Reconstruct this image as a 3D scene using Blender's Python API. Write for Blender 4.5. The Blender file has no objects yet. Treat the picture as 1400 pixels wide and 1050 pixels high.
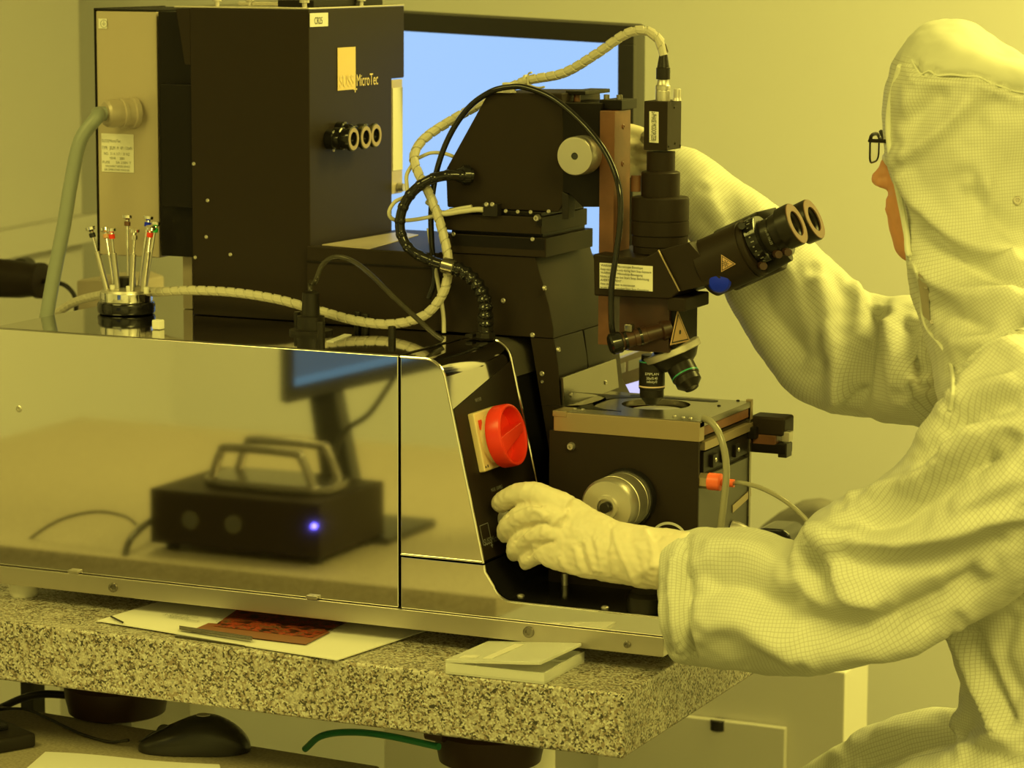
import bpy, bmesh, math, random
import numpy as np
from mathutils import Vector, Matrix
random.seed(3)
PI = math.pi
# ------------------------------------------------------------------ camera
F = 4031.0
yaw, pit, rol = 0.42763, 0.14816, -0.00478
fwd = Vector((-math.sin(yaw)*math.cos(pit), math.cos(yaw)*math.cos(pit), -math.sin(pit)))
rgt = Vector((math.cos(yaw), math.sin(yaw), 0)); dwn = fwd.cross(rgt)
R_ = math.cos(rol)*rgt + math.sin(rol)*dwn; D_ = -math.sin(rol)*rgt + math.cos(rol)*dwn
CAM = Vector((1.47746, -2.93721, 1.74887))
cd = bpy.data.cameras.new('camera'); co = bpy.data.objects.new('camera', cd)
bpy.context.scene.collection.objects.link(co); bpy.context.scene.camera = co
U_ = -D_
co.matrix_world = Matrix(((R_.x, U_.x, -fwd.x, CAM.x), (R_.y, U_.y, -fwd.y, CAM.y), (R_.z, U_.z, -fwd.z, CAM.z), (0, 0, 0, 1)))
cd.sensor_width = 36; cd.lens = F/1400*36; cd.clip_end = 50
cd.dof.use_dof = True; cd.dof.focus_distance = 3.36; cd.dof.aperture_fstop = 9.0
def ray(px, py): return R_*((px-700)/F) + D_*((py-525)/F) + fwd
def at(px, py, X=None, Y=None, Z=None):            # where the sight line of a photo point meets a world plane
    d = ray(px, py)
    k, v = (0, X) if X is not None else (1, Y) if Y is not None else (2, Z)
    return CAM + d*((v-CAM[k])/d[k])
def atp(px, py, P0, N):
    d = ray(px, py); return CAM + d*((Vector(P0)-CAM).dot(N)/d.dot(N))
# ------------------------------------------------------------------ world, lights, exposure
sc = bpy.context.scene
sc.view_settings.view_transform = 'Standard'; sc.view_settings.look = 'None'
sc.view_settings.gamma = 1; sc.view_settings.use_curve_mapping = False
sc.view_settings.exposure = 0.0
w = bpy.data.worlds.new('room_air'); sc.world = w; w.use_nodes = True
w.node_tree.nodes['Background'].inputs[0].default_value = (1, .90, .17, 1)
w.node_tree.nodes['Background'].inputs[1].default_value = 0.12
YEL = (1.0, 0.85, 0.158)
def area(name, loc, tgt, sx, sy, power, col=YEL):
    l = bpy.data.lights.new(name, 'AREA'); l.shape = 'RECTANGLE'; l.size = sx; l.size_y = sy
    l.energy = power; l.color = col
    o = bpy.data.objects.new(name, l); sc.collection.objects.link(o); o.location = loc
    o.rotation_euler = (Vector(tgt)-Vector(loc)).to_track_quat('-Z', 'Y').to_euler()
    return o
area('ceiling_panel_light', (1.3, 1.3, 2.72), (1.3, 1.3, 0), 1.1, 1.1, 72)
area('ceiling_panel_light', (1.8, -1.7, 2.72), (1.8, -1.7, 0), 1.1, 1.1, 66)
area('ceiling_panel_light', (-0.9, -1.5, 2.72), (-0.9, -1.5, 0), 1.1, 1.1, 32)
# ------------------------------------------------------------------ materials
def mat(name, col, rough=.5, metal=0, bump=0, bscale=60, spec=.5, var=0, vscale=8, trans=0, ior=1.45, emit=None, est=0, coat=0, stretch=None, sss=0):
    m = bpy.data.materials.new(name); m.use_nodes = True
    nt = m.node_tree; b = nt.nodes['Principled BSDF']
    b.inputs['Base Color'].default_value = (*col, 1); b.inputs['Roughness'].default_value = rough
    b.inputs['Metallic'].default_value = metal; b.inputs['IOR'].default_value = ior
    b.inputs['Specular IOR Level'].default_value = spec
    b.inputs['Transmission Weight'].default_value = trans; b.inputs['Coat Weight'].default_value = coat
    if sss:
        b.inputs['Subsurface Weight'].default_value = sss; b.inputs['Subsurface Radius'].default_value = (.01, .004, .002)
    if emit: b.inputs['Emission Color'].default_value = (*emit, 1); b.inputs['Emission Strength'].default_value = est
    if bump or var:
        tc = nt.nodes.new('ShaderNodeTexCoord'); n = nt.nodes.new('ShaderNodeTexNoise')
        n.inputs['Scale'].default_value = bscale; n.inputs['Detail'].default_value = 4
        src = tc.outputs['Object']
        if stretch:
            mp = nt.nodes.new('ShaderNodeMapping'); mp.inputs['Scale'].default_value = stretch
            nt.links.new(src, mp.inputs[0]); src = mp.outputs[0]
        nt.links.new(src, n.inputs[0])
        if bump:
            bp = nt.nodes.new('ShaderNodeBump'); bp.inputs['Strength'].default_value = bump; bp.inputs['Distance'].default_value = .002
            nt.links.new(n.outputs[0], bp.inputs['Height']); nt.links.new(bp.outputs[0], b.inputs['Normal'])
        if var:
            n2 = nt.nodes.new('ShaderNodeTexNoise'); n2.inputs['Scale'].default_value = vscale; n2.inputs['Detail'].default_value = 5
            nt.links.new(src, n2.inputs[0])
            mr = nt.nodes.new('ShaderNodeMapRange'); mr.inputs[1].default_value = .3; mr.inputs[2].default_value = .7
            mr.inputs[3].default_value = 1-var; mr.inputs[4].default_value = 1+var
            nt.links.new(n2.outputs[0], mr.inputs[0])
            mx = nt.nodes.new('ShaderNodeVectorMath'); mx.operation = 'SCALE'; mx.inputs[0].default_value = col
            nt.links.new(mr.outputs[0], mx.inputs['Scale']); nt.links.new(mx.outputs[0], b.inputs['Base Color'])
    return m
M = {}
M['wall'] = mat('painted_wall', (.80, .80, .78), .6, bump=.05, bscale=300, var=.015, vscale=1.2)
M['partition'] = mat('partition_panel', (.52, .51, .49), .5)
M['floor'] = mat('vinyl_floor', (.10, .098, .09), .35, var=.05)
M['black'] = mat('black_anodised', (.024, .017, .012), .48, bump=.04, bscale=500, spec=.17)
M['blackd'] = mat('black_rail', (.009, .007, .006), .4, spec=.2)
M['blackg'] = mat('black_gloss', (.012, .011, .012), .12, spec=.6)
M['blackp'] = mat('black_plastic', (.018, .015, .012), .35, spec=.35)
M['brown'] = mat('brown_anodised', (.155, .066, .036), .4, var=.3, vscale=25)
M['brownd'] = mat('dark_brown_anodised', (.050, .022, .014), .4, var=.3, vscale=25)
M['fade'] = mat('faded_brown_anodised', (.16, .085, .05), .4)
M['steel'] = mat('polished_steel', (.88, .86, .84), .045, 1, bump=.012, bscale=3)
M['deck'] = mat('polished_deck', (.60, .58, .56), .05, 1, bump=.012, bscale=4)
M['brushed'] = mat('brushed_steel', (.60, .56, .50), .32, 1, bump=.03, bscale=40, stretch=(1, 1, 30))
M['chrome'] = mat('chrome', (.9, .88, .85), .08, 1)
M['alu'] = mat('satin_aluminium', (.62, .59, .54), .42, .9, bump=.02, bscale=400)
M['aluf'] = mat('matt_aluminium', (.62, .59, .54), .5, .6)
M['beige'] = mat('beige_enamel', (.50, .43, .34), .38, .15)
M['tan'] = mat('tan_anodised', (.42, .33, .22), .35, .7)
M['stage'] = mat('stage_plate', (.26, .24, .21), .22, .9)
M['label'] = mat('label_paper', (.82, .80, .74), .45)
M['ink'] = mat('black_ink', (.03, .03, .03), .5)
M['inkgrey'] = mat('grey_ink', (.25, .25, .24), .5)
M['inkwhite'] = mat('white_ink', (.75, .74, .70), .5)
M['gold'] = mat('yellow_print', (.80, .60, .24), .45)
M['goldl'] = mat('pale_yellow_print', (.83, .66, .30), .45)
M['cream'] = mat('cream_plastic', (.85, .68, .40), .38)
M['red'] = mat('red_plastic', (.85, .045, .02), .3)
M['orange'] = mat('orange_plastic', (.85, .15, .06), .35)
M['green'] = mat('green_plastic', (.02, .45, .10), .35)
M['peach'] = mat('peach_plastic', (.85, .45, .25), .35)
M['lorange'] = mat('hazard_orange', (.62, .40, .22), .45)
M['bluecap'] = mat('blue_cap', (.01, .03, .80), .4, spec=.2)
M['greyhose'] = mat('grey_conduit', (.27, .30, .27), .4)
M['wrap'] = mat('spiral_wrap', (.60, .56, .47), .4, var=.08)
M['hose'] = mat('cloudy_hose', (.36, .34, .27), .2, trans=.25)
M['wire'] = mat('white_wire', (.60, .57, .48), .4)
M['clear'] = mat('clear_tube', (.95, .95, .95), .08, trans=.85, ior=1.35)
M['clearbox'] = mat('clear_polystyrene', (.97, .97, .94), .12, trans=.48, ior=1.10)
M['smoke'] = mat('smoky_tube', (.10, .09, .07), .12, trans=.5, ior=1.4)
M['paper'] = mat('white_paper', (.85, .84, .80), .5)
M['white'] = mat('white_plastic', (.82, .80, .72), .35)
M['whitecab'] = mat('white_cabinet', (.80, .78, .72), .45)
M['monitor'] = mat('monitor_bezel', (.035, .032, .030), .4)
M['screen'] = mat('lit_screen', (.02, .02, .02), .25, emit=(.36, .60, 1.0), est=1.0)
M['screen2'] = mat('lilac_screen', (.02, .02, .02), .25, emit=(.62, .60, .95), est=1.1)
M['screen3'] = mat('dim_blue_screen', (.02, .02, .02), .25, emit=(.045, .085, .12), est=1.0)
M['led'] = mat('blue_led', (.1, .1, .9), .2, emit=(.15, .12, 1.0), est=9)
M['greentube'] = mat('green_hose', (.02, .22, .10), .35)
M['rubber'] = mat('isolator_rubber', (.035, .016, .010), .4)
M['lens'] = mat('lens_glass', (.9, .9, .9), .0, trans=1, ior=1.02)
M['skin'] = mat('skin', (.74, .35, .19), .5, sss=.1, var=.06, vscale=60)
M['glove'] = mat('latex_glove', (.78, .71, .56), .42, bump=.12, bscale=60, sss=.05)
M['teal'] = mat('teal_band', (.05, .35, .22), .3)
M['pink'] = mat('pale_pink_band', (.8, .6, .5), .4)
M['desk'] = None
def granite(name, tint, sc_=1.0, lo=(.05, .045, .04)):
    m = bpy.data.materials.new(name); m.use_nodes = True; nt = m.node_tree; b = nt.nodes['Principled BSDF']; L = nt.links.new
    tc = nt.nodes.new('ShaderNodeTexCoord')
    def vor(s):
        v = nt.nodes.new('ShaderNodeTexVoronoi'); v.inputs['Scale'].default_value = s*sc_
        n = nt.nodes.new('ShaderNodeTexNoise'); n.inputs['Scale'].default_value = s*1.3*sc_; n.inputs['Detail'].default_value = 2
        a = nt.nodes.new('ShaderNodeMixRGB'); a.blend_type = 'ADD'; a.inputs[0].default_value = .9/(s*sc_)
        L(tc.outputs['Object'], n.inputs[0]); L(tc.outputs['Object'], a.inputs[1]); L(n.outputs['Color'], a.inputs[2]); L(a.outputs[0], v.inputs['Vector'])
        s_ = nt.nodes.new('ShaderNodeSeparateColor'); L(v.outputs['Color'], s_.inputs[0]); return s_
    v1 = vor(470); v2 = vor(190)
    r = nt.nodes.new('ShaderNodeValToRGB'); r.color_ramp.interpolation = 'CONSTANT'
    e = r.color_ramp.elements; e[0].color = (*lo, 1); e[0].position = 0
    for p, c in ((.17, (.13*tint[0], .11*tint[1], .085*tint[2], 1)), (.30, (.30*tint[0], .24*tint[1], .18*tint[2], 1)), (.54, (.46*tint[0], .43*tint[1], .37*tint[2], 1)), (.84, (.64*tint[0], .63*tint[1], .58*tint[2], 1))):
        q = e.new(p); q.color = c
    e[-1].color = (.74*tint[0], .73*tint[1], .68*tint[2], 1)
    L(v1.outputs[0], r.inputs[0])
    r2 = nt.nodes.new('ShaderNodeValToRGB'); r2.color_ramp.interpolation = 'CONSTANT'; e = r2.color_ramp.elements
    e[0].color = (0, 0, 0, 1); e[0].position = 0; e[1].color = (1, 1, 1, 1); e[1].position = .80
    L(v2.outputs[1], r2.inputs[0])
    nn = nt.nodes.new('ShaderNodeTexNoise'); nn.inputs['Scale'].default_value = 28*sc_; nn.inputs['Detail'].default_value = 3; L(tc.outputs['Object'], nn.inputs[0])
    r3 = nt.nodes.new('ShaderNodeValToRGB'); e = r3.color_ramp.elements; e[0].position = .60; e[1].position = .68; L(nn.outputs[0], r3.inputs[0])
    mm = nt.nodes.new('ShaderNodeMath'); mm.operation = 'MAXIMUM'; L(r2.outputs[0], mm.inputs[0]); L(r3.outputs[0], mm.inputs[1])
    ms = nt.nodes.new('ShaderNodeMath'); ms.operation = 'MULTIPLY'; ms.inputs[1].default_value = .55; L(mm.outputs[0], ms.inputs[0])
    mx = nt.nodes.new('ShaderNodeMixRGB'); mx.inputs[2].default_value = (.58*tint[0], .55*tint[1], .49*tint[2], 1); L(ms.outputs[0], mx.inputs[0]); L(r.outputs[0], mx.inputs[1])
    L(mx.outputs[0], b.inputs['Base Color']); b.inputs['Roughness'].default_value = .38
    bp = nt.nodes.new('ShaderNodeBump'); bp.inputs['Strength'].default_value = .15; bp.inputs['Distance'].default_value = .001; L(v1.outputs[0], bp.inputs['Height']); L(bp.outputs[0], b.inputs['Normal'])
    return m
M['granite'] = granite('speckled_granite', (1, 1, 1))
M['desk'] = mat('speckled_laminate', (.34, .30, .23), .5, var=.28, vscale=260)
# ------------------------------------------------------------------ object helpers
ORG = {}
def org(p):
    while p is not None:
        if p.name in ORG: return ORG[p.name]
        p = p.parent
    return Vector((0, 0, 0))
def tag(o, label=None, cat=None, group=None, kind=None):
    if label: o['label'] = label
    if cat: o['category'] = cat
    if group: o['group'] = group
    if kind: o['kind'] = kind
    return o
def thing(name, label, cat, loc, group=None):
    o = bpy.data.objects.new(name, None); sc.collection.objects.link(o); o.location = loc; o.empty_display_size = .02
    ORG[o.name] = Vector(loc); return tag(o, label, cat, group)
def obj(name, bm, m, parent=None, sharp=35, loc=None):
    """world-coordinate bmesh -> one mesh object, vertices relative to its thing's base"""
    bmesh.ops.remove_doubles(bm, verts=bm.verts, dist=1e-6)
    bmesh.ops.recalc_face_normals(bm, faces=bm.faces)
    for f in bm.faces: f.smooth = True
    lim = math.radians(sharp)
    for e in bm.edges:
        e.smooth = not (len(e.link_faces) == 2 and e.calc_face_angle(0) > lim)
    if parent is None and loc is None:
        vs = [v.co for v in bm.verts]
        loc = Vector((sum(v.x for v in vs)/len(vs), sum(v.y for v in vs)/len(vs), min(v.z for v in vs)))
    o0 = Vector(loc) if parent is None else org(parent)
    bmesh.ops.translate(bm, vec=-o0, verts=bm.verts)
    me = bpy.data.meshes.new(name); bm.to_mesh(me); bm.free(); me.materials.append(m)
    o = bpy.data.objects.new(name, me); sc.collection.objects.link(o)
    wm = o.modifiers.new('wn', 'WEIGHTED_NORMAL'); wm.keep_sharp = True; wm.weight = 80
    if parent is None: o.location = o0; ORG[o.name] = o0
    else: o.parent = parent
    return o
def BM(): return bmesh.new()
def bevel(bm, w, seg=2, geom=None, ang=30):
    if w <= 0: return bm
    es = [e for e in bm.edges if len(e.link_faces) == 2 and e.calc_face_angle(0) > math.radians(ang)] if geom is None else geom
    bmesh.ops.bevel(bm, geom=es, offset=w, segments=seg, affect='EDGES', profile=.5, clamp_overlap=True); return bm
def join(bm, b2):
    me = bpy.data.meshes.new('t'); b2.to_mesh(me); b2.free(); bm.from_mesh(me); bpy.data.meshes.remove(me); return bm
def box(lo, hi, bev=.001, seg=2):
    bm = BM(); bmesh.ops.create_cube(bm, size=1)
    lo = Vector(lo); hi = Vector(hi)
    for v in bm.verts:
        v.co = Vector([lo[i]+(v.co[i]+.5)*(hi[i]-lo[i]) for i in range(3)])
    return bevel(bm, bev, seg)
def prism(pts, ext, bev=.001, seg=2):
    bm = BM(); ext = Vector(ext); a = [bm.verts.new(Vector(p)) for p in pts]; b = [bm.verts.new(Vector(p)+ext) for p in pts]
    n = len(a); bm.faces.new(a); bm.faces.new(b[::-1])
    for i in range(n): bm.faces.new((a[i], b[i], b[(i+1) % n], a[(i+1) % n]))
    bmesh.ops.recalc_face_normals(bm, faces=bm.faces); return bevel(bm, bev, seg)
def frame(axis):
    a = Vector(axis).normalized(); u = a.orthogonal().normalized() if abs(a.z) < .99 else Vector((1, 0, 0))
    if abs(a.z) < .99: u = (Vector((0, 0, 1)) - a*a.z).normalized()
    return a, u, a.cross(u)
def lathe(base, axis, prof, n=32, cap=True):
    """prof = (distance along the axis, radius) pairs"""
    bm = BM(); a, u, v = frame(axis); base = Vector(base); rings = []
    for h, r in prof:
        if r < 1e-6: rings.append([bm.verts.new(base+a*h)])
        else: rings.append([bm.verts.new(base+a*h+(u*math.cos(2*PI*k/n)+v*math.sin(2*PI*k/n))*r) for k in range(n)])
    for A, B in zip(rings, rings[1:]):
        for k in range(n):
            q = [A[k % len(A)], A[(k+1) % len(A)], B[(k+1) % len(B)], B[k % len(B)]]
            q = list(dict.fromkeys(q))
            if len(q) > 2: bm.faces.new(q)
    if cap and len(rings[0]) > 1: bm.faces.new(rings[0][::-1])
    if cap and len(rings[-1]) > 1: bm.faces.new(rings[-1])
    return bm
def cyl(a, b, r, n=24, bev=.0): 
    a = Vector(a); b = Vector(b); L = (b-a).length; c = min(bev if bev else r*.06, L*.3)
    return lathe(a, b-a, [(0, r-c), (c, r), (L-c, r), (L, r-c)], n)
def spline(pts, n=10):
    P = [Vector(p) for p in pts]; P = [P[0]*2-P[1]]+P+[P[-1]*2-P[-2]]; out = []
    for i in range(1, len(P)-2):
        for k in range(n):
            t = k/n; a, b, c, d = P[i-1:i+3]
            out.append(.5*((2*b)+(c-a)*t+(2*a-5*b+4*c-d)*t*t+(3*b-a-3*c+d)*t**3))
    out.append(P[-2]); return out
def frames(path):
    T = [(path[min(i+1, len(path)-1)]-path[max(i-1, 0)]).normalized() for i in range(len(path))]
    u = T[0].orthogonal().normalized(); out = []
    for t in T:
        u = (u-t*u.dot(t)).normalized(); out.append((t, u, t.cross(u)))
    return out
def tube(pts, r, n=10, sub=10, rfun=None):
    path = spline(pts, sub) if sub else [Vector(p) for p in pts]
    fr = frames(path); bm = BM(); rings = []
    for i, (p, (t, u, v)) in enumerate(zip(path, fr)):
        rr = r*(rfun(i/(len(path)-1)) if rfun else 1)
        rings.append([bm.verts.new(p+(u*math.cos(2*PI*k/n)+v*math.sin(2*PI*k/n))*rr) for k in range(n)])
    for A, B in zip(rings, rings[1:]):
        for k in range(n): bm.faces.new((A[k], A[(k+1) % n], B[(k+1) % n], B[k]))
    bm.faces.new(rings[0][::-1]); bm.faces.new(rings[-1]); return bm
def resample(path, step):
    out = [path[0]]; acc = 0
    for a, b in zip(path, path[1:]):
        L = (b-a).length; s = step-acc
        while s <= L: out.append(a+(b-a)*(s/L)); s += step
        acc = (acc+L) % step
    return out
def helix_band(pts, r, pitch, width, th=.0007):
    path = resample(spline(pts, 12), pitch/10); fr = frames(path); bm = BM(); rows = []
    for i, (p, (t, u, v)) in enumerate(zip(path, fr)):
        a = 2*PI*i/10; d = u*math.cos(a)+v*math.sin(a)
        rows.append([bm.verts.new(p+d*r-t*width/2), bm.verts.new(p+d*(r+th)-t*width*.45), bm.verts.new(p+d*(r+th)+t*width*.45), bm.verts.new(p+d*r+t*width/2)])
    for A, B in zip(rows, rows[1:]):
        for k in range(3): bm.faces.new((A[k], B[k], B[k+1], A[k+1]))
    return bm
def px(pts, Y): # photo points on the plane of depth Y (or per point third value)
    return [at(p[0], p[1], Y=(p[2] if len(p) > 2 else Y)) for p in pts]
def text(name, s, P0, u, v, h, m, parent, width=None, shear=0, ext=.0002, space=1.0):
    c = bpy.data.curves.new(name, 'FONT'); c.body = s; c.size = 1; c.extrude = 0; c.shear = shear; c.space_character = space
    t = bpy.data.objects.new('t', c); sc.collection.objects.link(t)
    dg = bpy.context.evaluated_depsgraph_get(); me = bpy.data.meshes.new_from_object(t.evaluated_get(dg)); bpy.data.objects.remove(t)
    bm = BM(); bm.from_mesh(me); bpy.data.meshes.remove(me)
    xs = [q.co.x for q in bm.verts]; w0 = max(xs)-min(xs); x0 = min(xs)
    u = Vector(u).normalized(); v = Vector(v).normalized(); nrm = u.cross(v)
    kx = width/w0 if width else h
    for q in bm.verts: q.co = Vector(P0)+u*((q.co.x-x0)*kx)+v*(q.co.y*h)+nrm*ext
    if parent is None: return bm
    return obj(name, bm, m, parent)
def texts(name, rows, m, parent):
    bm = BM()
    for r in rows: join(bm, text('t', *r[:1], *r[1:5], m, None, width=r[5] if len(r) > 5 else None))
    return obj(name, bm, m, parent)
def rect(P0, u, v, w, h, th=.0006, bev=0):
    P0 = Vector(P0); u = Vector(u).normalized(); v = Vector(v).normalized()
    return prism([P0, P0+u*w, P0+u*w+v*h, P0+v*h], u.cross(v)*th, bev)
def quadplate(pts, n, th=.0006): return prism(pts, Vector(n).normalized()*th, 0)
def screw(name, p, n, r, m, parent, h=.0012):
    p = Vector(p); n = Vector(n).normalized()
    return obj(name, lathe(p, n, [(-.0005, r), (h*.4, r), (h, r*.75), (h, r*.4), (h*.3, r*.38), (h*.3, 0)], 14), m, parent)
XP, XN, YN, YP, ZP = Vector((1, 0, 0)), Vector((-1, 0, 0)), Vector((0, -1, 0)), Vector((0, 1, 0)), Vector((0, 0, 1))
ZG, ZT, ZL = .957, 1.290, 1.0205
# ================================================================== THE ROOM
X0, X1, Y0, Y1, ZC = -2.35, 2.6, -3.4, 2.15, 2.75
def struct(name, bm, m): return tag(obj(name, bm, m), kind='structure')
struct('floor', box((X0-.2, Y0-.2, -.1), (X1+.2, Y1+.2, 0), 0), M['floor'])
struct('ceiling', box((X0-.2, Y0-.2, ZC), (X1+.2, Y1+.2, ZC+.1), 0), M['partition'])
struct('wall_back', box((X0-.2, Y1, 0), (X1+.2, Y1+.1, ZC), 0), M['wall'])
struct('wall_front', box((X0-.2, Y0-.1, 0), (X1+.2, Y0, ZC), 0), M['wall'])
struct('wall_right', box((X1, Y0, 0), (X1+.1, Y1, ZC), 0), M['partition'])
struct('wall_left', box((X0-.1, Y0, 0), (X0, Y1, ZC), 0), M['wall'])
pa = at(112, 291.5, Y=1.85); pb = at(-60, 323, Z=pa.z); wd = (pb-pa); wd.z = 0; wl = wd.normalized(); wn = Vector((-wl.y, wl.x, 0))
if wn.dot(CAM-pa) < 0: wn = -wn
A = pa-wl*.0; B = pa+wl*2.2
struct('wall_side', prism([Vector((A.x, A.y, 0)), Vector((B.x, B.y, 0)), Vector((B.x, B.y, ZC)), Vector((A.x, A.y, ZC))], -wn*.08, 0), M['partition'])
hz = (at(0, 313, Z=pa.z)-at(0, 313, Z=pa.z)).z
zb = atp(20, 347, pa, wn).z
struct('trim_1', prism([Vector((A.x, A.y, zb)), Vector((B.x, B.y, zb)), Vector((B.x, B.y, pa.z)), Vector((A.x, A.y, pa.z))], wn*.035, .003), M['partition'])
# ================================================================== GRANITE TABLE
GX0, GX1, GY0, GY1 = -.80, .3165, -.0985, .62
gt = thing('granite_table', 'heavy speckled granite slab table on black air springs', 'table', (-.2, .4, 0))
g = prism([(GX0, GY0, .885), (GX1, GY0, .885), (GX1, GY1, .885), (GX0, GY1, .885)], (0, 0, ZG-.885), .004, 3)
obj('slab', g, M['granite'], gt)
for x, y in ((at(670, 1018, Y=.105).x, .105), (at(160, 960, Y=.105).x, .105), (-.08, .50), (-.6, .50)):
    a = obj('air_spring', lathe((x, y, .802), ZP, [(0, .056), (.002, .060), (.010, .0615), (.020, .064), (.036, .0655), (.040, .062), (.044, .062), (.048, .0655), (.066, .0655), (.070, .062), (.072, .05)], 40), M['rubber'], gt)
    obj('cap', lathe((x, y, .874), ZP, [(0, .055), (.011, .058)], 32), M['beige'], gt)
    obj('leg', box((x-.03, y-.03, 0), (x+.04, y+.04, .802), .004), M['whitecab'], gt)
obj('hose_fitting', cyl((.024, .02, .852), (.047, .02, .850), .008), M['orange' if 0 else 'rubber'], gt)
tag(obj('air_hose', tube([at(417, 1024, Y=.12), at(440, 1006, Y=.1), at(480, 1001, Y=.08), at(530, 1006, Y=.05), at(600, 1021, Y=.02)], .0042), M['greentube']), 'thin green air hose arching under the granite slab', 'hose')
# ================================================================== MASK ALIGNER BODY
ma = thing('mask_aligner', 'polished steel instrument body with red switch and square stage', 'machine', (-.12, .2, ZG))
MX0, MD = -.552, .50
obj('housing', box((MX0, .004, .9995), (-.004, MD, ZT), .002, 3), M['deck'], ma)
fp = obj('front_panel', box((MX0, 0, 1.0), (-.0022, .0035, ZT-.0005), .0012, 3), M['steel'], ma)
# base flange, feet
obj('base_flange', prism([(MX0, -.0045, .9775), (.324, -.0045, .9775), (.324, .30, .9775), (-.004, .30, .9775), (-.004, MD, .9775), (MX0, MD, .9775)], (0, 0, .0218), .0008), M['brushed'], ma)
for x, y in ((-.530, .03), (.27, .15), (-.50, .5), (.27, .26)):
    obj('foot', lathe((x, y, ZG), ZP, [(0, .016), (.004, .018), (.0206, .018)], 24), M['white' if x < 0 and y < .1 else 'blackp'], ma)
for p, r in (((155, 803), .0062), ((723, 864), .0068), ((858, 881), .0042)):
    q = at(*p, Y=-.0045); s = obj('flange_bolt', lathe(q, YN, [(-.001, r), (.0022, r*.95), (.0026, r*.8), (.0026, r*.5), (.0008, r*.45), (.0008, 0)], 20), M['stage'], ma)
screw('panel_screw', at(26, 559, Y=0), YN, .0042, M['alu'], ma)
for p in ((100, 783.5), (426, 818.5)):
    q = at(*p, Y=-.0045); obj('latch', box((q.x-.007, -.0055, q.z-.001), (q.x+.007, -.0002, q.z+.0035), .0006), M['brushed'], ma)
# end module : rounded trapezoid section carried back in depth
def q0(x, y): p = at(x, y, Y=0); return (p.x, p.z)
def arc(c, r, a0, a1, n=8): return [(c[0]+r*math.cos(math.radians(a0+(a1-a0)*i/n)), c[1]+r*math.sin(math.radians(a0+(a1-a0)*i/n))) for i in range(n+1)]
sl0 = q0(610, 523); sl1 = q0(661, 770)
ndir = Vector((sl1[0]-sl0[0], sl1[1]-sl0[1])).normalized()
cr = .026; cx = sl0[0]+(-.0) ; 
nx, nz = -ndir.y, ndir.x   # outward normal of the slope (pointing +x,+z)
if nx < 0: nx, nz = -nx, -nz
# centre of the rounded shoulder: tangent to the top (z=ZT-.0015) and to the slope line
ztop = ZT-.001
czz = ztop-cr
t_ = (czz+cr*nz-sl0[1])/ndir.y if abs(ndir.y) > 0 else 0
cxx = sl0[0]+ndir.x*t_-cr*nx
a1 = math.degrees(math.atan2(nz, nx))
shoulder = arc((cxx, czz), cr, 90, a1, 10)
MX = .0012
end_sec = [(MX, sl1[1]), (MX, ztop)]+shoulder+[sl1]
def sec(pts, y): return [Vector((x, y, z)) for x, z in pts]
obj('end_housing', prism(sec(end_sec, .002), (0, .176, 0), 0), mat('polished_cover', (.40, .38, .36), .06, 1, bump=.02, bscale=6), ma, sharp=40)
ins = [(x-.0 if i else x, z) for i, (x, z) in enumerate(end_sec)]
obj('end_panel', prism(sec(end_sec, -.0005), (0, .0024, 0), .0008), M['steel'], ma)
def rim(name, pts, y, r=.0017, m='chrome'): return obj(name, tube(sec(pts, y), r, 8, 0), M[m], ma)
edge = [end_sec[1]]+shoulder+[sl1]
rim('chrome_trim', edge, -.0002)
rim('chrome_trim', edge[2:], .178)
rim('chrome_trim', [(MX, sl1[1]+.001), (sl1[0], sl1[1]+.001)], -.0002, .0012)
# black rear extension of the module
ext_sec = [(MX, ZL), (MX, ztop-.001)]+[(x, z-.001) for x, z in shoulder]+[sl1, (sl1[0], ZL)]
obj('rear_housing', prism(sec([(x-.0015, z) for x, z in ext_sec], .1785), (0, .11, 0), .003), M['blackg'], ma)
obj('housing_cap', prism(sec([(MX, ztop-.03)]+[(MX, ztop-.0002)]+[(x, z-.0002) for x, z in shoulder]+[(shoulder[-1][0]+.006, shoulder[-1][1]-.022)], .179), (0, .085, 0), 0), mat('satin_cover', (.22, .20, .17), .3, .5), ma)
# base ledge with swept-up corner
SX = sl1[0]; c0 = (SX+.003, sl1[1]-.008)
cur = [(SX+.0005, sl1[1]-.0022)]+[(SX+.002, sl1[1]-.010)]+[(x, z) for x, z in arc((SX+.035, ZL+.024), .024, 200, 270, 8)]
base_sec = [(MX, 1.0), (MX, sl1[1]-.0022)]+cur+[(.3225, ZL), (.3225, 1.0)]
obj('base_housing', prism(sec(base_sec, 0), (0, .29, 0), .0008), M['steel'], ma)
rim('chrome_trim', cur+[(.3225, ZL)], .0004, .0014)
lin = [(x+.0008, z+.0012) for x, z in cur]+[(.321, ZL+.0012)]
lo_ = [(x+.0002, z-.0004) for x, z in reversed(lin)]
bm = BM(); A_ = [bm.verts.new(Vector((x, .003, z))) for x, z in lin]; B_ = [bm.verts.new(Vector((x, .289, z))) for x, z in lin]
for i in range(len(lin)-1): bm.faces.new((A_[i], A_[i+1], B_[i+1], B_[i]))
obj('black_liner', bm, M['blackg'], ma)
for p in ((712, 815), (827, 831)):
    screw('liner_screw', at(*p, Z=ZL+.0014), ZP, .0045, M['alu'], ma, .002)
obj('adjuster', lathe(at(884, 834, Z=ZL+.0012), ZP, [(0, .022), (.016, .022), (.021, .017), (.022, 0)], 32), M['blackp'], ma)
obj('stop_pin', cyl(at(772, 800, Z=ZL+.001), at(772, 800, Z=ZL+.001)+Vector((0, 0, .014)), .004), M['alu'], ma)
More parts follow.
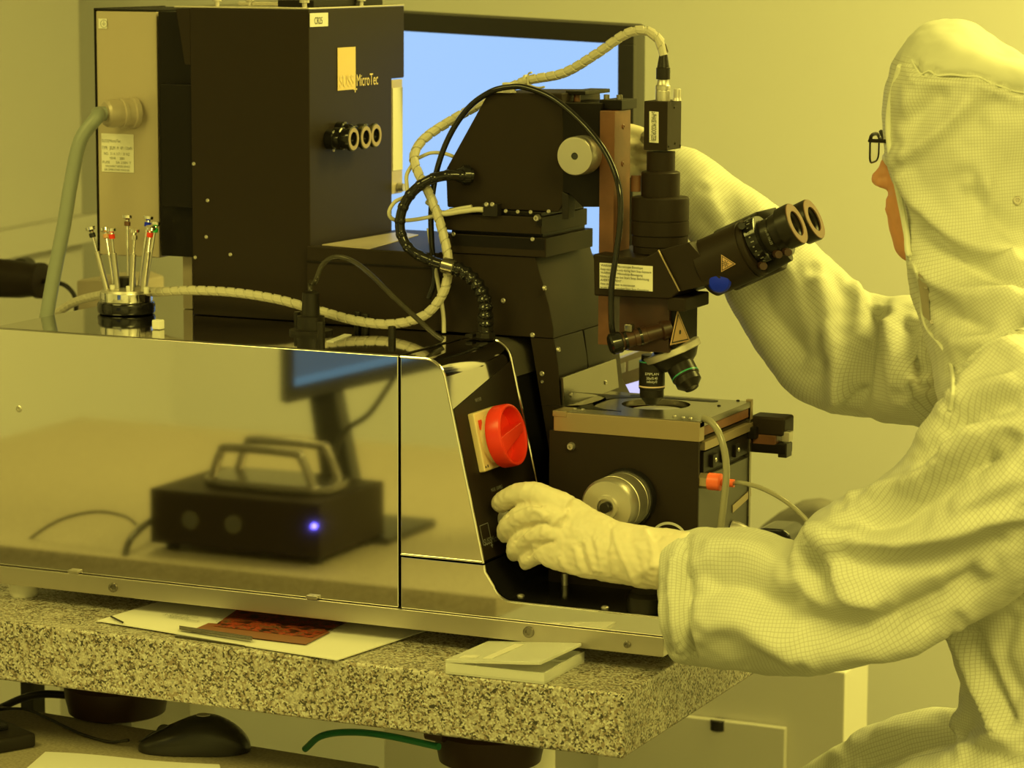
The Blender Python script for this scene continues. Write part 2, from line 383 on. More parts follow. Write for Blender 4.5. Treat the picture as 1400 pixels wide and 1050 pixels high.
# console face
SN = Vector((nx, 0, nz)); SP = Vector((sl0[0], 0, sl0[1])); SD = Vector((ndir.x, 0, ndir.y))   # normal, point, downhill
def onf(x, y, off=0): return atp(x, y, SP+SN*off, SN)
def cuv(y, s): return SP+YP*y+SD*s      # y depth, s downhill metres
Ls = (Vector((sl1[0], 0, sl1[1]))-SP).length
pA = onf(617, 561); pB = onf(686, 497); sA = (pA-SP).dot(SD); sB = (pB-SP).dot(SD)
obj('console_face', prism([cuv(.003, sA), cuv(.173, sB), cuv(.173, Ls-.002), cuv(.003, Ls-.002)], SN*.0014, .0004), M['black'], ma)
V_ = -SD
texts('lettering', [('MAIN POWER', onf(650, 550, .0016), YP, V_, .006, .016)], M['inkgrey'], ma)
texts('lettering', [('MASK / SAMPLE', onf(672, 673, .0016), YP, V_, .006, .03)], M['inkgrey'], ma)
# logo on the console : hollow square with lettering
lg = onf(661, 746, .0016)
bm = rect(lg, YP, V_, .022, .0008, .0002)
for a_, b_, c_, d_ in ((0, .022, .022, .0008), (0, 0, .0008, .022), (.0212, 0, .0008, .022)): join(bm, rect(lg+YP*a_+V_*b_, YP, V_, c_, d_, .0002))
join(bm, text('t', 'SUSS', lg+YP*.002+V_*-.001+SN*.0003, YP, V_, .011, M['inkgrey'], None, width=.019))
join(bm, text('t', 'MicroTec', lg+YP*.0225+V_*-.001+SN*.0003, YP, V_, .011, M['inkgrey'], None, width=.030))
join(bm, rect(lg+YP*.020+V_*-.006, YP, V_, .0015, .006, .0002)); join(bm, rect(lg+YP*.018+V_*-.004, YP, V_, .0055, .0014, .0002))
obj('logo', bm, M['inkgrey'], ma)
# main switch
pc = onf(678, 603); yc = pc.y; scn = (pc-SP).dot(SD)
sw = .076
pl = [cuv(yc-.052, scn-sw/2), cuv(yc+.040, scn-sw/2), cuv(yc+.040, scn+sw/2), cuv(yc-.052, scn+sw/2)]
p1 = onf(642, 566, .004); p2 = onf(659, 646, .004)
y_l = p1.y; s_t = (p1-SP).dot(SD); s_b = (p2-SP).dot(SD); H = s_b-s_t; W = H*1.0
swp = obj('switch_plate', prism([cuv(y_l, s_t), cuv(y_l+W, s_t), cuv(y_l+W, s_b), cuv(y_l, s_b)], SN*.009, .002, 3), M['cream'], ma)
cc = cuv(y_l+W*.5, (s_t+s_b)/2)
nseg = 44
def on_sw(prof, m, nm): return obj(nm, lathe(cc, SN, prof, nseg), m, ma)
R0 = H*.53
on_sw([(.009, H*.42), (.019, H*.42), (.020, H*.30)], M['cream'], 'switch_collar')
ring = on_sw([(.018, R0*.80), (.018, R0*.97), (.020, R0), (.034, R0), (.0365, R0*.97), (.037, R0*.93), (.0365, R0*.89), (.034, R0*.86), (.0205, R0*.83), (.020, 0)], M['red'], 'switch_ring')
# grip bar across the ring
def swp_pt(a, b, h): return cc+YP*a+SD*b+SN*h
g = prism([swp_pt(-.005, -R0*.84, .0195), swp_pt(.006, -R0*.84, .0195), swp_pt(.012, R0*.84, .0195), swp_pt(-.008, R0*.84, .0195)], SN*.0165, .0015, 3)
rot = Matrix.Rotation(math.radians(-78), 4, SN)
bmesh.ops.transform(g, matrix=Matrix.Translation(cc) @ rot @ Matrix.Translation(-cc), verts=g.verts)
obj('switch_grip', g, M['red'], ma)
q = onf(656, 588, .0092); obj('indicator_window', rect(q-YP*.0+SN*.0, YP, V_, .008, .011, .0008, .0003), M['red'], ma)
screw('plate_screw', onf(663, 603, .0095), SN, .0024, M['cream'], ma)
bm = rect(onf(664, 640, .0095), YP, V_, .002, .002, .0003); join(bm, rect(onf(667, 639, .0095), YP, V_, .002, .003, .0003)); obj('print', bm, M['ink'], ma)
# small control knob under the hand
kc = onf(686, 712, .0014)
obj('control_knob', lathe(kc, SN, [(0, .010), (.016, .0095), (.018, .008), (.018, 0)], 28), M['white'], ma)
# ---- stage housing
S0, S1, SXL, SXR = .11, .277, .1412, .3192
zt_ = 1.2215; zb_ = 1.1985
obj('stage_housing', box((SXL-.004, S0+.004, ZL), (SXR-.006, S1, 1.200), .0015), M['black'], ma)
obj('stage_front', box((SXL-.006, S0+.001, ZL), (SXR-.001, S0+.005, zb_), .0008), M['black'], ma)
obj('stage_side', box((SXR-.006, S0+.005, ZL), (SXR-.002, S1, 1.155), .0008), mat('grey_olive_panel', (.06, .057, .05), .4), ma)
obj('stage_band', box((SXL, S0, zb_), (SXR, S0+.016, zt_-.001), .0008), M['tan'], ma)
bm = box((SXL-.001, S0-.001, zt_-.006), (SXL+.016, S0+.05, zt_+.0005), .0006); obj('corner_block', bm, M['tan'], ma)
# plate with round hole : ring of quads between circle and rectangle
def holed(x0, x1, y0, y1, z0, z1, c, r, n=64):
    bm = BM(); out = []; inn = []
    for k in range(n):
        a = 2*PI*k/n; dx, dy = math.cos(a), math.sin(a)
        inn.append((c[0]+dx*r, c[1]+dy*r))
        s = min([abs(((x1 if dx > 0 else x0)-c[0])/dx) if abs(dx) > 1e-9 else 9, abs(((y1 if dy > 0 else y0)-c[1])/dy) if abs(dy) > 1e-9 else 9])
        out.append([c[0]+dx*s, c[1]+dy*s])
    for cxp, cyp in ((x0, y0), (x1, y0), (x1, y1), (x0, y1)):
        k = min(range(n), key=lambda i: (out[i][0]-cxp)**2+(out[i][1]-cyp)**2); out[k] = [cxp, cyp]
    V = [[bm.verts.new((p[0], p[1], z)) for p in L] for L, z in ((out, z1), (inn, z1), (inn, z0), (out, z0))]
    for a in range(4):
        A, B = V[a], V[(a+1) % 4]
        for k in range(n): bm.faces.new((A[k], A[(k+1) % n], B[(k+1) % n], B[k]))
    return bm
HC = at(896, 553, Z=zt_)
obj('stage_plate', holed(SXL, SXR, S0+.002, S1, zt_-.007, zt_, (HC.x, HC.y+.002), .040), M['stage'], ma)
obj('stage_floor', box((SXL+.01, S0+.02, zt_-.022), (SXR-.01, S1-.01, zt_-.018), 0), M['blackd'], ma)
obj('chuck', lathe((HC.x, HC.y+.006, zt_-.018), ZP, [(0, .031), (.010, .031), (.011, .030), (.011, 0)], 40), M['aluf'], ma)
def slot(x0, x1, y0, y1, z): 
    r = (y1-y0)/2; pts = [(x0+r+r*math.cos(a), (y0+y1)/2+r*math.sin(a)) for a in np.linspace(PI/2, 3*PI/2, 8)]+[(x1-r+r*math.cos(a), (y0+y1)/2+r*math.sin(a)) for a in np.linspace(-PI/2, PI/2, 8)]
    return prism([(x, y, z) for x, y in pts], (0, 0, .0005), 0)
obj('slot', slot(.175, .285, .252, .266, zt_), M['blackd'], ma)
obj('slot', slot(SXL+.016, SXL+.026, .14, .25, zt_), M['blackd'], ma)
for p in ((786, 559), (797, 560), (922, 569), (934, 571), (944, 572), (983, 555), (1009, 548)):
    screw('plate_screw', at(*p, Z=zt_), ZP, .0022, M['alu'] if p[0] < 950 else M['blackd'], ma)
obj('slide_rail', box((SXR-.010, S0+.016, 1.203), (SXR-.0008, S1-.004, zt_-.0075), .0008), M['brown'], ma)
obj('slide_bar', box((SXR-.008, S0+.018, 1.186), (SXR+.0005, S1+.02, 1.196), .0008), M['tan'], ma)
obj('slide_block', box((SXR-.009, S0+.02, 1.160), (SXR-.002, S1+.02, 1.184), .001), M['blackd'], ma)
for k, yy in enumerate((.15, .185, .225)):
    obj('slide_lug', box((SXR-.004, yy, 1.163), (SXR+.002, yy+.016, 1.178), .001), M['blackd'], ma)
    screw('slide_screw', (SXR+.002, yy+.008, 1.171), XP, .0025, M['alu'], ma)
obj('end_block', box((SXR-.006, S1, 1.20), (SXR+.001, S1+.006, zt_+.002), .0006), M['tan'], ma)
obj('rear_panel', box((SXL, S1, ZL), (SXR, S1+.006, zt_-.002), .0006), M['stage'], ma)
screw('front_screw', at(781.5, 610, Y=S0+.001), YN, .0048, M['alu'], ma, .005)
# printed double arrow, arrowhead cap and side strip
ac = at(915, 742, Y=S0+.001); bm = BM()
for k in range(14):
    a0, a1_ = [math.radians(150-120*(k+i)/14) for i in (0, 1)]
    bm.faces.new([bm.verts.new(Vector((ac.x+r*math.cos(a), S0+.0004, ac.z+r*math.sin(a)))) for r, a in ((.021, a0), (.024, a0), (.024, a1_), (.021, a1_))])
for a, sg in ((150, 1), (30, -1)):
    a = math.radians(a); t = Vector((-math.sin(a), 0, math.cos(a)))*sg; c_ = Vector((ac.x+.0225*math.cos(a), S0+.0004, ac.z+.0225*math.sin(a))); rd = Vector((math.cos(a), 0, math.sin(a)))
    bm.faces.new([bm.verts.new(c_+rd*.0042), bm.verts.new(c_+t*.009), bm.verts.new(c_-rd*.0042)])
obj('arrow_print', bm, M['inkwhite'], ma)
sa = at(1002, 694, X=SXR-.0015); obj('side_strip', prism([at(1001, 691, X=SXR-.0018), at(1026, 668, X=SXR-.0018), at(1026, 678, X=SXR-.0018), at(1001, 701, X=SXR-.0018)], XP*.001, 0), M['tan'], ma)
obj('knob_cap', lathe(at(1002, 724, X=SXR-.001), XP, [(0, .011), (.006, .010), (.012, .008), (.018, .005), (.019, 0)], 12), M['alu'], ma)
# big micrometer drum on the stage front
dc = Vector((at(860, 680, Y=S0).x, S0, at(860, 680, Y=S0).z))
obj('drum_collar', lathe(dc, YN, [(0, .034), (.006, .035), (.012, .033)], 40), M['blackg'], ma)
obj('drum', lathe(dc, YN, [(.010, .0315), (.020, .0315), (.0205, .0308), (.0215, .0308), (.022, .0318), (.045, .0318), (.0455, .031), (.047, .031), (.048, .0318), (.062, .0318), (.066, .029), (.066, .014), (.070, .0135), (.070, .010), (.064, .0095), (.064, 0)], 48), M['alu'], ma)
obj('drum_pin', lathe(dc+YN*.063, YN, [(0, .006), (.009, .006), (.010, .005), (.010, 0)], 24), M['blackp'], ma)
for a in range(0, 360, 40):
    a = math.radians(a)
# hose fitting
fq = at(958, 657, X=SXR-.002); fa = Vector((.93, .0, -.0)).normalized()
obj('brass_nut', lathe(fq, fa, [(0, .009), (.012, .009), (.013, .007)], 6), M['tan'], ma)
fo = obj('hose_fitting', lathe(fq+fa*.010, fa, [(0, .0098), (.014, .0098), (.015, .008), (.0155, .0045), (.030, .0045)], 24), M['orange'], ma); tag(fo, 'orange plastic hose fitting')
# actuator behind the stage at the right
A0 = at(1030, 566, Y=.30)
obj('actuator_bracket', box((.30, .285, A0.z-.043), (A0.x+.046, .31, A0.z-.031), .0015), M['blackd'], ma)
obj('actuator_bracket', box((.298, .275, A0.z-.026), (A0.x+.012, .31, A0.z-.012), .0015), M['blackd'], ma)
obj('actuator', box((A0.x, .285, A0.z-.022), (A0.x+.044, .32, A0.z), .003, 3), M['black'], ma)
obj('actuator_body', box((A0.x+.004, .285, A0.z-.034), (A0.x+.034, .315, A0.z-.021), .002), M['brown'], ma)
obj('actuator_tab', box((A0.x+.040, .286, A0.z-.028), (A0.x+.050, .300, A0.z-.016), .001), M['alu'], ma)
obj('actuator_foot', box((A0.x+.036, .286, A0.z-.047), (A0.x+.047, .305, A0.z-.030), .001), M['blackp'], ma)
# knob posts, connector base and printed strip on the deck
def post(x, y0, y1, r, name='deck_post', m='blackp'):
    b = at(x, y0, Z=ZT); h = at(x, y1, Y=b.y).z-ZT
    return obj(name, lathe(b, ZP, [(0, r), (h*.93, r), (h, r*.85), (h, 0)], 20), M[m], ma)
for x, y0_, y1_ in ((489, 450, 426), (500, 452, 429), (536, 463, 446), (584, 448, 433), (407, 450, 426), (439, 464, 440)): post(x, y0_, y1_, .0046)
cb = at(425, 455, Z=ZT)
obj('connector_base', lathe(cb, ZP, [(0, .026), (.004, .026), (.005, .017), (.020, .0165), (.021, .011), (.048, .010), (.050, .007)], 32), M['blackp'], ma)
s_ = at(447, 466, Z=ZT+.0003); obj('deck_label', quadplate([at(446, 467, Z=ZT+.0002), at(456, 468, Z=ZT+.0002), at(481, 458, Z=ZT+.0002), at(471, 457, Z=ZT+.0002)], ZP), M['label'], ma)
# ================================================================== LAMP HOUSE
LX0, LX1, LY = -.3965, -.2305, .215
lh = thing('lamp_house', 'tall black lamp housing with yellow square logo on its right side', 'lamp housing', (-.31, .34, ZT))
side = [(LY, ZT+.0005), (LY, 1.6695), (.4722, 1.6705), (.4722, 1.578), (.4368, 1.578), (.4368, ZT+.0005)]
obj('housing', prism([(LX1, y, z) for y, z in side], (-(LX1-LX0), 0, 0), .002), M['black'], lh)
obj('top_plate', prism([(LX0-.022, LY, 1.6695), (LX1, LY, 1.6695), (LX1, .472, 1.6695), (LX0-.022, .472, 1.6695)], (0, 0, .0022), .0005), M['brushed'], lh)
obj('cover_flange', prism([(LX0-.020, LY+.001, 1.668), (LX0, LY+.001, 1.668), (LX0, LY+.001, 1.60), (LX0-.008, LY+.001, 1.60)], (0, .02, 0), .0005), M['black'], lh)
obj('top_bracket', box((LX0+.02, .30, 1.672), (LX0+.10, .42, 1.676), .0006), M['brushed'], lh)
for x, y in ((-.372, .24), (-.36, .30), (-.240, .222), (-.235, .36), (-.30, .29)):
    obj('top_screw', lathe((x, y, 1.671), ZP, [(0, .003), (.006, .003), (.0065, .006), (.0095, .006), (.010, .004), (.010, 0)], 16), M['alu'], lh)
obj('top_block', box((-.29, .245, 1.6719), (-.24, .43, 1.680), .001), M['blackd'], lh)
obj('recess_block', box((at(216, 40, Y=.24).x, .24, at(230, 350, Y=.24).z), (LX0, .43, 1.664), .0015), M['blackd'], lh)
obj('side_box', box((at(220, 200, Y=.222).x, .222, at(230, 283, Y=.222).z), (at(262, 200, Y=.222).x, .26, at(230, 115, Y=.222).z), .0015), M['blackd'], lh)
for p in ((284, 274), (282, 324), (315, 348), (265, 224), (267, 352)): screw('front_screw', at(*p, Y=LY), YN, .0024, M['alu'], lh)
obj('support_post', box((at(250, 400, Y=.26).x, .26, ZT+.0005), (at(263, 400, Y=.26).x, .29, at(250, 350, Y=.26).z), .001), M['beige'], lh)
# label, logo and lettering on the right side
def ons(x, y, off=.0004): return at(x, y, X=LX1+off)
lab = obj('code_label', rect(ons(423.5, 37), YP, ZP, .046, .0165), M['label'], lh)
texts('lettering', [('CR25', ons(430, 33, .0012), YP, ZP, .012, .020)], M['ink'], lh)
gp = ons(461.5, 124); obj('logo_square', rect(gp, YP, ZP, .0475, .0525, .0004), M['gold'], lh)
bm = text('t', 'MicroTec', gp+YP*.050+ZP*.0035+XP*.0004, YP, ZP, .021, M['label'], None, width=.058)
join(bm, rect(gp+YP*.045+ZP*-.004+XP*.0004, YP, ZP, .0018, .010, .0002)); join(bm, rect(gp+YP*.042+ZP*-.001+XP*.0004, YP, ZP, .009, .0018, .0002))
obj('logo_lettering', bm, M['goldl'], lh)
obj('logo_print', text('t', 'SUSS', gp+YP*.004+ZP*.004+XP*.0008, YP, ZP, .021, M['goldl'], None, width=.038), M['goldl'], lh)
# three cable glands standing off the side
for k, (x, y) in enumerate(((482, 190), (499, 187.5), (513, 185))):
    c_ = ons(x, y); d = Vector((1, -.0, 0)).normalized(); c_ = Vector((LX1, c_.y, c_.z)); 
    face = at(x, y, X=LX1+.030); c_ = Vector((LX1, face.y, face.z))
    gl = obj('gland', lathe(c_, XP, [(0, .011), (.006, .011), (.007, .014), (.017, .014), (.018, .0125), (.026, .0125), (.027, .0150), (.031, .0150), (.0315, .0135), (.0315, .009), (.027, .0085), (.027, 0)], 32), M['blackg'], lh)
    obj('gland_face', lathe(c_+XP*.0310, XP, [(0, .0138), (.001, .0135), (.001, .0088), (0, .0086)], 32, False), M['tan'], gl)
# three shorter ones behind them, towards the corner
for x, y in ((462, 191), (476, 180)):
    f = at(x, y, X=LX1+.014); obj('gland', lathe((LX1, f.y, f.z), XP, [(0, .012), (.010, .012), (.011, .010), (.018, .0095), (.018, 0)], 24), M['blackg'], lh)
    screw('gland_screw', at(x-6, y+14, X=LX1+.004), XP, .0024, M['alu'], lh)
# beige power box on the left of the lamp house
bx0, bx1 = at(128, 100, Y=.25).x, at(215, 100, Y=.25).x
z0, z1 = at(150, 349, Y=.25).z, 1.6637
pb_ = obj('power_box', box((bx0+.004, .25, z0), (bx1, .42, z1), .0025), M['beige'], lh)
obj('box_edge', box((bx0+.0022, .2485, z0-.001), (bx0+.0042, .42, z1+.003), .0008), M['blackd'], lh)
obj('box_edge', box((bx0+.0022, .2485, z1), (bx1+.001, .42, z1+.0018), .0004), M['blackd'], lh)
tag(pb_, 'beige power box')
gs = at(135, 39, Y=.2495); obj('earth_label', rect(gs, XP, ZP, .0125, .0125), M['label'], lh)
e0 = at(142, 32.5, Y=.2488)
bm = BM()
for k in range(24):
    a0, a1_ = 2*PI*k/24, 2*PI*(k+1)/24
    bm.faces.new([bm.verts.new(e0+Vector((r*math.cos(a), 0, r*math.sin(a)))) for r, a in ((.0045, a0), (.0052, a0), (.0052, a1_), (.0045, a1_))])
for z, w_ in ((.0, .003), (-.0012, .002), (-.0024, .001)): join(bm, rect(e0+Vector((-w_, 0, z)), XP, ZP, 2*w_, .0005, .0001))
join(bm, rect(e0+Vector((-.0003, 0, 0)), XP, ZP, .0006, .0035, .0001)); obj('earth_symbol', bm, M['inkgrey'], lh)
tl = at(139.5, 234.5, Y=.2495); obj('type_label', rect(tl, XP, ZP, .0475, .0485), M['label'], lh)
o_ = Vector((0, -.0008, 0))
texts('lettering', [('SUSS|MicroTec', tl+o_+Vector((.001, 0, .0375)), XP, ZP, .0055, .028),
  ('TYPE   JEUM  M  VP / 176491', tl+o_+Vector((.001, 0, .0285)), XP, ZP, .006, .045),
  ('NO.  31 A 117 /  31 HZ', tl+o_+Vector((.004, 0, .0215)), XP, ZP, .005, .038),
  ('YEAR     2001', tl+o_+Vector((.012, 0, .0160)), XP, ZP, .0045, .022), ('FUSE      5A 250V T', tl+o_+Vector((.002, 0, .0108)), XP, ZP, .0045, .042),
  ('DISCONNECT BEFORE SERVICE', tl+o_+Vector((.006, 0, .0062)), XP, ZP, .0036, .036), ('SEE OPERATING MANUAL', tl+o_+Vector((.004, 0, .0018)), XP, ZP, .0036, .038)], M['inkgrey'], lh)
ga = at(185, 154, Y=.25); gd = Vector((-.50, -.86, -.0)).normalized()
gl = obj('cable_gland', lathe(ga, gd, [(0, .020), (.006, .020), (.007, .0175), (.016, .0175), (.017, .019), (.021, .019), (.022, .017), (.030, .018), (.040, .017), (.043, .014), (.043, .009)], 12), M['beige'], lh)
# reflective rear strip of the lamp house
obj('rear_strip', box((LX1-.004, .438, 1.430), (LX1-.001, .469, 1.5765), .003), M['beige'], lh)
obj('mirror_strip', box((LX1-.001, .4395, 1.460), (LX1-.0002, .4675, 1.566), .0002), M['chrome'], lh)
obj('strip_screw', lathe(at(545, 256, X=LX1), XP, [(0, .006), (.008, .005), (.008, 0)], 16), M['alu'], lh)
# conduit to the beige box
cend = ga+gd*.040
tag(obj('grey_conduit', tube([cend, cend+gd*.012, at(133, 160, Y=.19), at(110, 192, Y=.175), at(97, 250, Y=.165), at(87, 310, Y=.155), at(74, 375, Y=.145), at(65, 426, Y=.138), at(63, 445, Y=.136), at(60, 520, Y=.136)], .0090, 16), M['greyhose']), 'thick grey conduit bending down from the beige power box', 'conduit')
# ================================================================== BENCH BLOCK behind the deck
bb = thing('optics_bench', 'low wide black optics block between lamp house and microscope', 'machine', (-.12, .3, ZT))
bz = 1.3845
obj('block', box((LX1+.0006, .205, ZT+.0006), (-.050, .45, bz), .002), M['black'], bb)
obj('cover_sheet', prism([at(440, 335.5, Z=bz), at(505, 341, Z=bz), at(572, 322, Z=bz), at(545, 318, Z=bz)], (0, 0, .0012), .0003), M['beige'], bb)
obj('joint_bar', box((LX1+.001, .203, bz-.019), (-.050, .2049, bz-.0175), 0), M['blackd'], bb)
# ================================================================== MICROSCOPE
mi = thing('microscope', 'black binocular microscope with camera on a stepped black tower', 'microscope', (.08, .28, ZL))
TY = .20
def xz(x, y, Y): p = at(x, y, Y=Y); return (p.x, p.z)
tw = [(-.049, 1.3865), (.0761, 1.3865), xz(741, 385, TY), xz(750, 418, TY), xz(756, 450, TY), xz(762, 500, TY), (.1092, 1.20), (.1092, ZL+.002), (-.0495+.055, ZL+.002), (-.0495+.055, 1.20), (-.0495, 1.293)]
tw = [(.0, z) if (x < .01 and z < 1.29) else (x, z) for x, z in tw]
# tower stands in the gap behind the console: lower part only right of the console module
tpoly = [(-.049, 1.3865), (.0761, 1.3865)]+[xz(x, y, TY) for x, y in ((741, 385), (750, 418), (756, 450), (762, 500))]+[(.1092, 1.213), (.1092, 1.16)]
obj('tower', prism([Vector((x, TY+.001, z)) for x, z in tpoly+[(-.049, 1.2915)]][:0] or [Vector((x, TY, z)) for x, z in [(-.049, 1.3865), (.0761, 1.3865)]+[xz(x, y, TY) for x, y in ((741, 385), (750, 418), (756, 450))]+[(.1002, 1.2915), (-.049, 1.2915)]], (0, .165, 0), .0015), M['black'], mi)
lw = [(.100, 1.2912)]+[xz(762, 500, TY)]+[(.1092, 1.213), (.120, 1.205), (.120, ZL+.002), (.108, ZL+.002), (.108, 1.06), (.060, 1.2912)]
obj('tower_foot', prism([Vector((x, .292, z)) for x, z in [(.04, 1.2912), (.1002, 1.2912), (.105, 1.26), (.110, 1.22), (.122, 1.20), (.122, ZL+.002), (.04, ZL+.002)]], (0, .10, 0), .0015), M['black'], mi)
fr_ = [(x, z) for x, z in [(.0485, 1.2912), (.1002, 1.2912)]+[xz(762, 500, TY)]+[(.1092, 1.215), (.1385, 1.207), (.1385, ZL+.004), (sl1[0]+.006, ZL+.004), (sl1[0]+.006, 1.07)]]
# front skirt of the tower, hugging the slope of the console
sk = [(sl0[0]+.012, 1.2912), (.1002, 1.2912), xz(762, 500, TY), (.1100, 1.213), (.1385, 1.207), (.1385, ZL+.004), (sl1[0]+.008, ZL+.004), (sl1[0]+.008, sl1[1])]
obj('tower_skirt', prism([Vector((x, TY+.002, z)) for x, z in sk], (0, .087, 0), .0012), M['black'], mi)
# lower right arm plate of the stand
ap = lambda x, y: at(x, y, X=.1120)
obj('arm_plate', prism([ap(766, 516), ap(839, 490), ap(843, 530), ap(768, 558)], XP*.0035, .001), M['stage'], mi)
screw('arm_screw', at(781, 540, X=.1158), XP, .0028, M['alu'], mi); screw('arm_screw', at(828, 523, X=.1158), XP, .0028, M['alu'], mi)
for p in ((688, 411), (728, 458)): screw('tower_screw', at(*p, Y=TY), YN, .0030, M['alu'], mi)
for p in ((741, 511), (741.5, 522)): screw('tower_screw', at(*p, Y=TY+.002), YN, .0030 if p[1] < 515 else .002, M['alu'], mi)
for (x, y), X in (((744, 394), .092), ((763, 478), .105)): screw('tower_screw', at(x, y, X=X+.0016), (1, 0, .15), .0034, M['alu'], mi, .0022)
# xy slides
def bx(nm, x0, y0, x1, y1, Yf, Yb, m='black', bev=.0012):
    a = at(x0, y0, Y=Yf); b = at(x1, y1, Y=Yf); return obj(nm, box((a.x, Yf, b.z), (b.x, Yb, a.z), bev), M[m], mi)
obj('slide_base', box((-.0345, .197, 1.3868), (.0915, .338, 1.4095), .001), M['black'], mi)
obj('slide_gap', box((-.034, .205, 1.4094), (.084, .330, 1.4142), 0), M['blackd'], mi)
obj('slide_top', box((-.0405, .193, 1.4140), (.0872, .330, 1.4340), .001), M['black'], mi)
obj('slide_dovetail', box((-.030, .1965, 1.3955), (.090, .1972, 1.4085), 0), M['brown'] if 0 else M['blackd'], mi)
obj('slide_rail', box((-.035, .1985, 1.4339), (.0850, .325, 1.4395), .001), M['blackd'], mi)
obj('limit_switch', box((at(661, 275, Y=.19).x, .186, 1.4335), (at(682, 275, Y=.19).x, .1985, 1.4475), .001), M['blackp'], mi)
for x, y in ((665, 279.5), (673, 279.5)): screw('switch_screw', at(x, y, Y=.186), YN, .0028, M['alu'], mi)
for x, y in ((691.5, 288.5), (708, 289.5), (725.5, 290), (750, 289)): screw('slide_screw', at(x, y, Y=.193), YN, .0024, M['alu'], mi)
screw('slide_screw', at(735, 298, Y=.193), YN, .0042, M['alu'], mi, .005); bx('slide_stop', 734, 300, 741, 309, .190, .1931, 'blackd', .0004)
screw('slide_screw', at(728, 327, Y=.1965), YN, .0026, M['alu'], mi); screw('slide_screw', at(620, 320, Y=.1965), YN, .0026, M['alu'], mi)
for (x, y), m_ in (((603, 293), 'alu'), ((608, 324), 'alu')): obj('thumb_screw', cyl(at(x+6, y, Y=.22), at(x-3, y, Y=.22), .0048), M['blackp'], mi); screw('thumb_tip', at(x-3, y, Y=.22), XN, .003, M[m_], mi)
# head block: trapezoid cover
HY = .205
hp = [xz(x, y, HY) for x, y in ((611, 278), (609, 232), (667, 127), (768, 127.5), (776, 270), (763, 280))]
hp = [(x, z) if z > 1.455 else (x, 1.4397) for x, z in hp]
obj('head_cover', prism([Vector((x, HY, z)) for x, z in hp], (0, .115, 0), .002), M['black'], mi)
kb = [at(769, 140, Y=HY-.001), at(821, 141, Y=HY-.001), at(821, 283, Y=HY-.001), at(796, 283, Y=HY-.001), at(777, 264, Y=HY-.001), at(769, 264, Y=HY-.001)]
obj('focus_block', prism(kb, (0, .085, 0), .0015), M['blackd'], mi)
obj('clamp_bracket', prism([at(x, y, Y=.21) for x, y in ((757, 250), (757, 280), (763, 280), (763, 258), (790, 283), (796, 283), (770, 256), (770, 250))][:0] or [at(x, y, Y=.203) for x, y in ((768, 262), (777, 266), (777, 300), (768, 300))], (0, .02, 0), .001), M['blackp'], mi)
for x, y in ((774, 133), (789, 131)): 
    p = at(x, y+6, Y=.235); obj('top_screw', cyl(p-ZP*.004, p+ZP*.011, .0040), M['brown'], mi)
obj('top_plate', box((.103, .225, 1.5755), (.128, .30, 1.5800), .0008), M['blackd'], mi)
p = at(826, 146, Y=.235); obj('top_plate', box((.150, .215, 1.560), (.178, .262, 1.5715), .001), M['blackd'], mi)
for dx in (.155, .171): obj('top_screw', cyl((dx, .225, 1.571), (dx, .225, 1.577), .0035), M['stage'], mi)
fk = at(786, 212, Y=.180); fk = Vector((fk.x+.0005, HY, fk.z))
fo_ = at(786, 213.5, Y=HY-.038); fo_.y = HY-.001
obj('focus_knob', lathe(fo_, YN, [(0, .0185), (.010, .0185), (.0105, .0225), (.035, .0225), (.0378, .0215), (.038, .0205), (.038, .0042), (.030, .0040), (.030, 0)], 48), M['alu'], mi)
obj('knob_bore', lathe(fo_+YN*.0305, YN, [(0, .0039), (.0065, .0039)], 20), M['ink'], mi)
# brown dovetail column
CX0, CX1 = .1570, .1755
obj('column', box((CX0, .200, 1.288), (CX1, .2495, 1.5595), .001), M['brown'], mi)
for x, y in ((852, 173), (851, 224)): screw('column_screw', at(x, y, X=CX1), XP, .0032, M['brown'], mi); 
obj('column_back', box((.1545, .215, 1.30), (CX0+.0005, .240, 1.55), 0), M['blackd'], mi)
# trinocular housing
BY = .17
bp_ = [at(x, y, Y=BY) for x, y in ((811, 347), (878, 354), (900, 342), (929, 399), (915, 409), (812, 404.5))]
obj('tube_housing', prism(bp_, (0, .125, 0), .0022, 3), M['black'], mi)
pl_ = [at(x, y, Y=BY+.004) for x, y in ((901, 342), (942, 331), (986, 380), (975, 388), (929, 399))]
obj('prism_housing', prism([Vector((p.x, BY+.004, p.z)) for p in pl_], (0, .115, 0), .0015), M['black'], mi)
obj('edge_trim', tube([at(900, 342, Y=BY), at(929, 398, Y=BY)], .0011, 8, 0), M['tan'], mi)
lb = at(820, 395, Y=BY-.0006)
ll = obj('warning_label', prism([at(x, y, Y=BY) for x, y in ((820, 359), (892.5, 364), (892.5, 398.5), (820, 394))], YN*.0006, 0), M['label'], mi)
l0 = at(821.5, 359, Y=BY-.0012); lu = (at(892, 364, Y=BY)-at(820, 359, Y=BY)).normalized(); lv = Vector((-lu.z, 0, lu.x))
if lv.z < 0: lv = -lv
rows = []
for i, (t_, w_) in enumerate((('WARNING: Microscope Envelope', .052), ('Keep microscope only during Start Stop Exposure', .0625), ('WARNUNG: Mikroskop-Bewegung', .052), ('Nicht entfernen bei Start Stop Belichtung', .060), ('AVERTISSEMENT :', .028), ('Vous devez utiliser le microscope', .043), ('ne pas bouger pendant Start Stop Exposition', .060))):
    rows.append((t_, l0-lv*(.0042+.0042*i), lu, lv, .0038, w_))
texts('lettering', rows, M['ink'], mi)
